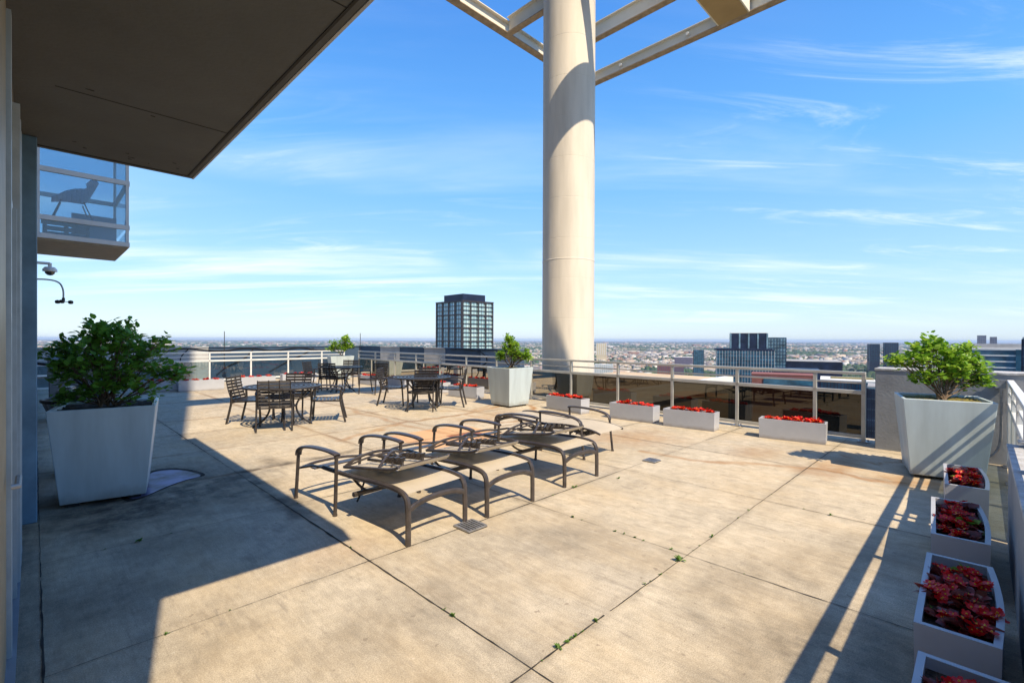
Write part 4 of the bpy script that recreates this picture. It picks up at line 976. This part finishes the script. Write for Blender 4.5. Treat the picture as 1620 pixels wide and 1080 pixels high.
# dark grid tower, cornerwise
d = 330.0; cx = (729-810)/F*d
r = empty('grid_tower', (cx+1, d+15, ZG), R(43.0)); tag(r, 'dark gridded glass tower standing alone left of the column', 'building')
zt = H(475.5, 729, d)-ZG; sL, sR = 27.2, 30.6
q = MB(); q.box((0, 0, zt/2), (sL*1.0, sR*1.0, zt-2)); q.build('wall', M['g_rooml'], r)
hw, hd = sL/2, sR/2
q = MB(); fl = 3.05
nb = 4
for side in range(4):
    w_ = sR if side % 2 else sL; off = (hw if side % 2 else hd); rot = side*math.pi/2
    mt = Matrix.Rotation(rot, 3, 'Z')
    for k in range(nb+1):
        x = -w_/2+w_*k/nb; q.box(mt @ Vector((x, -off-.35, zt/2)), (.6, .9, zt), rot)
    for k in range(40):
        z = zt-.7-k*fl; th = .8 if k % 3 == 0 else .34
        q.box(mt @ Vector((0, -off-.3, z)), (w_, .7, th), rot)
        if k % 3 == 0 and k < 27:
            for j in range(nb):   # rounded heads of each three storey bay
                xa = -w_/2+w_*j/nb+.5; xb = xa+w_/nb-1.0; zz = z-.5; rr = 1.5
                for (xc, sg) in ((xa, 1), (xb, -1)):
                    pts = [mt @ Vector((xc, -off-.5, zz))]
                    for m_ in range(6):
                        a_ = math.pi/2*m_/5; pts.append(mt @ Vector((xc+sg*(rr-rr*math.sin(a_)), -off-.5, zz-rr+rr*math.cos(a_))))
                    q.poly(pts)
    for k in range(nb*3):
        x = -w_/2+w_*(k+.5)/(nb*3); q.box(mt @ Vector((x, -off-.1, zt/2)), (.15, .25, zt-2), rot)
q.build('grid_frame', M['gridframe'], r)
q = MB(); q.box((0, 0, zt+2.2), (sL*.74, sR*.74, 5.4)); q.box((1, 2, zt+5.3), (sL*.3, sR*.3, 1.0)); q.build('penthouse', M['g_navy'], r)
q = MB(); q.box((0, 0, zt-.3), (sL+1.5, sR+1.5, .5)); q.build('roof', M['gridframe'], r)
# glass office complex
def comp(r, w, dp, h):
    q = MB(); q.box((-2, 0, h+1.2), (w*1.02, dp*.9, 1.2)); q.build('roof_canopy', M['g_navy'], r)
d = 520.0; k_ = d/F
bld('glass_office', 'blue glass office block with white vertical fins right of the column', 1131, 1222, 554, d, 45, R(6), 'g_teal', 16, 20, 'g_navy', 'fin', .5, .24, 'g_navy', extras=comp)
bld('glass_office', 'navy topmost block rising above the finned glass office', 1154, 1212, 527, d+12, 30, R(6), 'g_navy', 0, 4, 'g_navy', 'g_pale', .5, 1.6, 'whitewall')
bld('glass_office', 'paler glass slab at the right side of the finned glass office', 1209, 1242, 534, d+20, 34, R(6), 'g_pale', 18, 7, 'g_teal', 'g_navy', 1.0, .3, 'whitewall')
bld('dark_block', 'wide navy flat roofed block beyond the right part of the railing', 1240, 1330, 572, 560, 60, R(4), 'g_navy', 0, 0)
bld('dark_block', 'low navy block in front of the wide navy block', 1222, 1296, 585, 460, 30, R(4), 'g_navy', 0, 0, roof='g_navy')
bld('brick_building', 'red brick building with a glass front below the navy block', 1187, 1290, 593.5, 330, 24, R(3), 'brick', 0, 0, roof='brick', extras=lambda r, w, dp, h: [MB.build((lambda q: (q.box((3, -dp/2-.3, h-4.6), (w-9, .5, 4)), q)[-1])(MB()), 'window_band', M['g_teal'], r)])
bld('glass_block', 'white topped teal block with planted roof by the end wall', 1296, 1384, 603, 230, 26, R(3), 'g_teal', 9, 16, 'g_pale', 'g_navy', .5, .3, 'whitewall',
    extras=lambda r, w, dp, h: [MB.build((lambda q: (q.box((2, 2, h+.65), (w*.8, dp*.4, .3)), q)[-1])(MB()), 'roof_planting', M['moss'], r)])
bld('glass_block', 'teal glass block seen in the gap beside the end wall', 1374, 1392, 613, 170, 16, 0, 'g_teal', 8, 6, 'g_pale', 'g_navy', .5, .3)
bld('beige_tower', 'beige slab tower just right of the column', 944, 959.5, 543, 2900, 30, R(-8), 'beige', 22, 5, 'beige', 'whitewall', 1.2, 3, 'whitewall')
bld('blue_tower', 'slim blue glass tower left of the finned office', 1097, 1113, 553, 1300, 26, R(5), 'g_teal', 22, 5, 'g_pale', 'g_navy', .7, .8)
bld('white_block', 'white apartment block with blue windows beside the column', 941, 970, 577, 1500, 40, R(-5), 'whitewall', 8, 10, 'g_pale', 'whitewall', 1.6, 1.5, 'whitewall')
bld('long_shed', 'long violet grey building left of the slim blue tower', 1067, 1096, 565, 2300, 60, 0, 'purple', 0, 0, roof='whitewall')
bld('brown_block', 'brown low block right of the white apartment block', 1040, 1062, 578, 1450, 40, 0, 'brick', 4, 6, 'purple', 'purple', 1, 1)
bld('brown_block', 'violet block between the brown block and the slim blue tower', 1064, 1082, 580, 1380, 40, 0, 'purple', 4, 6, 'brick', 'purple', 1, 1)
bld('navy_tower', 'small navy tower left of the right shrub', 1373.5, 1390, 544, 1900, 40, R(20), 'g_navy', 0, 6, mull='g_teal', mw=1)
bld('navy_tower', 'navy tower partly hidden by the right shrub', 1398, 1420, 542, 1800, 50, R(10), 'g_navy', 0, 6, mull='g_teal', mw=1)
bld('far_tower', 'left of twin grey towers on the horizon at the right', 1546, 1560, 530.5, 3400, 50, 0, 'purple', 20, 4, 'roofgrey', 'purple', 1.4, 2)
bld('far_tower', 'right of twin grey towers on the horizon at the right', 1566, 1577, 532.8, 3400, 50, 0, 'purple', 20, 4, 'roofgrey', 'purple', 1.4, 2)
def rg(r, w, dp, h):
    q = MB(); q.box((2, 6, h+1.6), (w*.92, dp*.6, 3.0)); q.build('roof_plant', M['roofgrey'], r)
    q = MB(); q.box((w*.28, -dp/2-.6, h/2+.2), (5, 1.0, h-1)); q.build('stair_strip', M['g_teal'], r)
bld('banded_office', 'white and teal banded office block behind the end wall', 1524, 1640, 552, 300, 30, R(2), 'g_teal', 14, 0, 'whitewall', 'fin', .85, .4, 'whitewall', extras=rg)
bld('teal_tower', 'teal glass tower cut off by the right edge of the picture', 1617.5, 1700, 535, 200, 30, 0, 'g_teal', 12, 8, 'g_pale', 'g_navy', .5, .3)
bld('chimney_works', 'pale works with twin chimneys on the left horizon', 261, 268, 541, 9000, 60, 0, 'beige', 0, 0, extras=lambda r, w, dp, h: [MB.build((lambda q: (q.box((-25, 0, h/2+20), (14, 14, h+40)), q.box((20, 0, h/2+14), (12, 12, h+28)), q)[-1])(MB()), 'chimney', M['beige'], r)])

# vertex coloured city fabric
def colmat(name, rough=.85):
    m = bpy.data.materials.new(name); m.use_nodes = True; N = m.node_tree.nodes; a = N.new('ShaderNodeAttribute'); a.attribute_name = 'tone'
    m.node_tree.links.new(a.outputs['Color'], N['Principled BSDF'].inputs['Base Color']); N['Principled BSDF'].inputs['Roughness'].default_value = rough; return m
CMT = colmat('house paints')
rg_ = np.random.RandomState(5)
PAL = np.array([(.62, .6, .56), (.5, .44, .38), (.42, .28, .22), (.35, .2, .16), (.55, .5, .45), (.28, .28, .3), (.7, .7, .7), (.45, .36, .3), (.2, .2, .23), (.6, .5, .4)])
def boxes_mesh(name, cx, cy, w, l, h, ang, col, roofc):
    n = len(cx); ca, sa = np.cos(ang), np.sin(ang)
    bx = np.array([-1, 1, 1, -1])*.5; by = np.array([-1, -1, 1, 1])*.5
    X = cx[:, None]+(w[:, None]*bx)*ca[:, None]-(l[:, None]*by)*sa[:, None]
    Y = cy[:, None]+(w[:, None]*bx)*sa[:, None]+(l[:, None]*by)*ca[:, None]
    co = np.zeros((n, 8, 3)); co[:, :4, 0] = X; co[:, 4:, 0] = X; co[:, :4, 1] = Y; co[:, 4:, 1] = Y; co[:, :4, 2] = ZG-.5; co[:, 4:, 2] = (ZG+h)[:, None]
    fs = np.array([(4, 5, 6, 7), (0, 1, 5, 4), (1, 2, 6, 5), (2, 3, 7, 6), (3, 0, 4, 7)])
    F_ = (np.arange(n)*8)[:, None, None]+fs
    me = bpy.data.meshes.new(name); me.vertices.add(n*8); me.vertices.foreach_set('co', co.ravel())
    me.loops.add(n*20); me.loops.foreach_set('vertex_index', F_.ravel().astype(np.int32)); me.polygons.add(n*5)
    me.polygons.foreach_set('loop_start', np.arange(0, n*20, 4)); me.polygons.foreach_set('loop_total', np.full(n*5, 4)); me.update(calc_edges=True)
    at = me.color_attributes.new('tone', 'FLOAT_COLOR', 'CORNER'); c = np.ones((n, 5, 4, 4)); c[..., :3] = col[:, None, None, :]; c[:, 0, :, :3] = roofc[:, None, :]
    at.data.foreach_set('color', c.ravel().astype(np.float32)); me.materials.append(CMT); return me
def field(n, dmin, dmax, xl=-1.15, xr=1.15, p=1.0):
    t_ = rg_.rand(n); d = 1/((1-t_)/dmin**p+t_/dmax**p)**(1/p); r = rg_.uniform(xl, xr, n); return d*r, d
def clumpmask(x, y, s, seed):
    return fbm(x/s+500, y/s+500, seed, 3)
# individually modelled nearer houses
cx, cy = field(2600, 1250, 3600, -.15, .95, .6); keep = clumpmask(cx, cy, 350, 50) > .40; cx, cy = cx[keep], cy[keep]
order = np.argsort(cy)[:300]
cx, cy = cx[order], cy[order]; n = len(cx)
w = rg_.uniform(10, 34, n); l = rg_.uniform(10, 40, n); h = rg_.uniform(7, 18, n); an = rg_.choice([0.08, 1.65], n); ci = rg_.randint(0, len(PAL), n)
first = {}
for i in range(n):
    k = (i % 24)
    if k not in first:
        z = np.zeros(1)
        first[k] = boxes_mesh('low_rise_house', z, z, w[i:i+1], l[i:i+1], h[i:i+1], z, PAL[ci[i]][None]*.65, PAL[(ci[i]*3+1) % 10][None]*.75)
    o = bpy.data.objects.new('low_rise_house', first[k]); COL.objects.link(o); o.location = (cx[i], cy[i], 0); o.rotation_euler.z = an[i]
    tag(o, 'small low rise house among the rooftops far below the railing', 'house', 'low rise houses far below')
# the rest of the city out to the horizon
def tree_mesh(name, cx, cy, rad, h, seed):
    n = len(cx); g = np.random.RandomState(seed)
    th = np.arange(5)/5*2*np.pi
    co = np.zeros((n, 11, 3)); jr = g.uniform(.7, 1.2, (n, 5)); jr2 = g.uniform(.45, .85, (n, 5))
    co[:, :5, 0] = cx[:, None]+rad[:, None]*jr*np.cos(th); co[:, :5, 1] = cy[:, None]+rad[:, None]*jr*np.sin(th); co[:, :5, 2] = ZG+(h*.25)[:, None]*g.uniform(.3, 1.2, (n, 5))
    co[:, 5:10, 0] = cx[:, None]+rad[:, None]*jr2*np.cos(th+.6); co[:, 5:10, 1] = cy[:, None]+rad[:, None]*jr2*np.sin(th+.6); co[:, 5:10, 2] = ZG+(h*.8)[:, None]*g.uniform(.75, 1.2, (n, 5))
    co[:, 10, 0] = cx; co[:, 10, 1] = cy; co[:, 10, 2] = ZG+h
    T_ = []
    for j in range(5):
        k = (j+1) % 5; T_ += [(j, k, 5+j), (k, 5+k, 5+j), (5+j, 5+k, 10)]
    T_ = np.array(T_); F_ = (np.arange(n)*11)[:, None, None]+T_
    me = bpy.data.meshes.new(name); me.vertices.add(n*11); me.vertices.foreach_set('co', co.ravel()); m = F_.size
    me.loops.add(m); me.loops.foreach_set('vertex_index', F_.ravel().astype(np.int32)); me.polygons.add(m//3)
    me.polygons.foreach_set('loop_start', np.arange(0, m, 3)); me.polygons.foreach_set('loop_total', np.full(m//3, 3)); me.update(calc_edges=True)
    at = me.color_attributes.new('tone', 'FLOAT_COLOR', 'CORNER'); c = np.ones((n, 45, 4)); base = np.array([.028, .06, .026]); c[..., :3] = (base*g.uniform(.6, 1.5, (n, 1)))[:, None, :]
    at.data.foreach_set('color', c.ravel().astype(np.float32)); me.materials.append(CMT); return me
X, Y, SZ = [], [], []
for (n, a, b_, s) in ((16000, 1300, 4500, .8), (24000, 3500, 12000, 1.2), (14000, 9000, 40000, 2.2)):
    x, y = field(n, a, b_, p=.8); k = clumpmask(x, y, 420*s, 50+int(s*10)) > .46; X.append(x[k]); Y.append(y[k]); SZ.append(np.full(k.sum(), s))
X, Y, SZ = map(np.concatenate, (X, Y, SZ)); n = len(X)
ci = rg_.randint(0, len(PAL), n); roofc = PAL[rg_.choice([0, 4, 6, 6, 5, 7, 1, 6], n)]*rg_.uniform(.7, 1.15, (n, 1))
big = rg_.rand(n) < .06
w = rg_.uniform(10, 40, n)*SZ*np.where(big, 2.2, 1); l = rg_.uniform(10, 36, n)*SZ; h = rg_.uniform(7, 17, n)*np.where(big & (rg_.rand(n) < .35), 2.0, 1)*(1+.25*(SZ-1))
me = boxes_mesh('city_rooftops', X, Y, w, l, h, rg_.choice([.08, 1.65], n), PAL[ci]*rg_.uniform(.45, .85, (n, 1)), roofc*.72)
o = bpy.data.objects.new('city_rooftops', me); COL.objects.link(o); tag(o, 'dense mass of rooftops spreading to the horizon', 'rooftops', kind='stuff')
X, Y, SZ = [], [], []
for (n, a, b_, s) in ((9000, 1250, 4500, 1.0), (12000, 3500, 12000, 2.2), (9000, 9000, 42000, 5.0)):
    x, y = field(n, a, b_, p=.8); X.append(x); Y.append(y); SZ.append(np.full(n, s))
X, Y, SZ = map(np.concatenate, (X, Y, SZ))
me = tree_mesh('street_trees', X, Y, rg_.uniform(7, 16, len(X))*SZ, rg_.uniform(9, 15, len(X))*(1+.12*(SZ-1)), 9)
o = bpy.data.objects.new('street_trees', me); COL.objects.link(o); tag(o, 'distant tree canopy between the rooftops', 'trees', kind='stuff')

# ------------------------------------------------------------------ haze
HZ = MB(); HZ.span((-46000, -46000, ZG-1), (46000, 46000, 46))
hm = bpy.data.materials.new('haze'); hm.use_nodes = True; N = hm.node_tree.nodes; N.remove(N['Principled BSDF'])
pv = N.new('ShaderNodeVolumePrincipled'); pv.inputs['Color'].default_value = (.55, .72, 1, 1); pv.inputs['Density'].default_value = HAZE; pv.inputs['Anisotropy'].default_value = 0
hm.node_tree.links.new(pv.outputs[0], N['Material Output'].inputs['Volume'])
tag(HZ.build('haze', hm), kind='stuff', label='thin blue haze over the distant city', cat='haze')

# ------------------------------------------------------------------ light
sdir = Vector((.449, -.68, 1.0)).normalized()          # towards the sun
sl = bpy.data.lights.new('sun', 'SUN'); sl.energy = SUN; sl.angle = R(.55); sl.color = (1, .83, .59)
so = bpy.data.objects.new('sun', sl); COL.objects.link(so); so.rotation_euler = (-sdir).to_track_quat('-Z', 'Y').to_euler(); so.location = (10, -10, 30)
wd = bpy.data.worlds.new('World'); sc.world = wd; wd.use_nodes = True; nt = wd.node_tree; N = nt.nodes; L = nt.links
sky = N.new('ShaderNodeTexSky'); sky.sky_type = 'NISHITA'; sky.sun_disc = False; sky.sun_elevation = math.asin(sdir.z)
sky.sun_rotation = math.atan2(sdir.x, sdir.y); sky.altitude = 0; sky.air_density = 1.0; sky.dust_density = .4; sky.ozone_density = 2.5
hs = N.new('ShaderNodeHueSaturation'); hs.inputs['Saturation'].default_value = SAT; hs.inputs['Value'].default_value = 1.0; L.new(sky.outputs[0], hs.inputs['Color'])
tc = N.new('ShaderNodeTexCoord'); sp = N.new('ShaderNodeSeparateXYZ'); L.new(tc.outputs['Generated'], sp.inputs[0])
def mth(op, a, b_=None, clamp=False):
    x = N.new('ShaderNodeMath'); x.operation = op; x.use_clamp = clamp
    for i, q in enumerate((a, b_)):
        if q is None: continue
        if isinstance(q, (float, int)): x.inputs[i].default_value = q
        else: L.new(q, x.inputs[i])
    return x.outputs[0]
hs.inputs['Hue'].default_value = .503
zc = mth('ADD', mth('MAXIMUM', sp.outputs['Z'], 0.0), .09)
px_ = mth('DIVIDE', sp.outputs['X'], zc); py_ = mth('DIVIDE', sp.outputs['Y'], zc)
cb = N.new('ShaderNodeCombineXYZ'); L.new(px_, cb.inputs[0]); L.new(py_, cb.inputs[1])
def cl(scale, sx, sy, rot, lo, hi, loc=(0, 0, 0), det=7, dist=.6, rough=.6):
    mp = N.new('ShaderNodeMapping'); mp.inputs['Scale'].default_value = (sx, sy, 1); mp.inputs['Rotation'].default_value = (0, 0, rot); mp.inputs['Location'].default_value = loc; L.new(cb.outputs[0], mp.inputs[0])
    n = N.new('ShaderNodeTexNoise'); n.inputs['Scale'].default_value = scale; n.inputs['Detail'].default_value = det; n.inputs['Distortion'].default_value = dist; n.inputs['Roughness'].default_value = rough; L.new(mp.outputs[0], n.inputs['Vector'])
    mr = N.new('ShaderNodeMapRange'); mr.interpolation_type = 'SMOOTHSTEP'; mr.inputs[1].default_value = lo; mr.inputs[2].default_value = hi; L.new(n.outputs['Fac'], mr.inputs[0]); return mr.outputs[0]
streak = cl(.55, .35, 1.9, R(-8), .44, .66, (3.1, 1.3, 0)); patchy = cl(.35, 1, 1, 0, .36, .58, (7.2, 4.0, 0), 3)
wisps = cl(1.3, .5, 2.2, R(20), .50, .80, (1.0, 6.0, 0), 9, 1.2, .68); wp = cl(.3, 1, 1, 0, .38, .60, (2.0, 9.1, 0), 2)
a1 = mth('MULTIPLY', streak, patchy); a2 = mth('MULTIPLY', wisps, wp)
low = mth('SUBTRACT', 1.0, mth('MULTIPLY', mth('ABSOLUTE', mth('SUBTRACT', sp.outputs['Z'], .11)), 7.0), True)
a1 = mth('MULTIPLY', a1, mth('ADD', mth('MULTIPLY', low, .75), .25))
cm = mth('ADD', mth('MULTIPLY', a1, .85), mth('MULTIPLY', a2, .65), True)
cm = mth('MULTIPLY', cm, mth('MULTIPLY', mth('SUBTRACT', sp.outputs['Z'], .015), 30.0, True))
mx = N.new('ShaderNodeMix'); mx.data_type = 'RGBA'; L.new(cm, mx.inputs[0])
hz = N.new('ShaderNodeValToRGB'); L.new(sp.outputs['Z'], hz.inputs[0]); e = hz.color_ramp.elements
for k_, (p_, q_) in enumerate(((0, (.50, .64, .80)), (.12, (.37, .61, .92)), (.34, (.15, .46, .92)), (.62, (.045, .24, .76)))):
    el = e[k_] if k_ < 2 else e.new(p_)
    el.position = p_; el.color = (*q_, 1)
hg = N.new('ShaderNodeVectorMath'); hg.operation = 'SCALE'; hg.inputs['Scale'].default_value = 3.55; L.new(hz.outputs[0], hg.inputs[0])
hx = N.new('ShaderNodeMix'); hx.data_type = 'RGBA'; hx.inputs[0].default_value = .8; L.new(hs.outputs[0], hx.inputs[6]); L.new(hg.outputs[0], hx.inputs[7])
L.new(hx.outputs[2], mx.inputs[6]); mx.inputs[7].default_value = (3.4, 3.75, 4.1, 1)
bg = N['Background']; L.new(mx.outputs[2], bg.inputs['Color']); bg.inputs['Strength'].default_value = SKY
sc.view_settings.view_transform = 'Standard'; sc.view_settings.look = 'None'; sc.view_settings.gamma = 1; sc.view_settings.use_curve_mapping = False
sc.view_settings.exposure = EXPO
sc.cycles.max_bounces = 8; sc.cycles.transparent_max_bounces = 16; sc.cycles.volume_bounces = 0
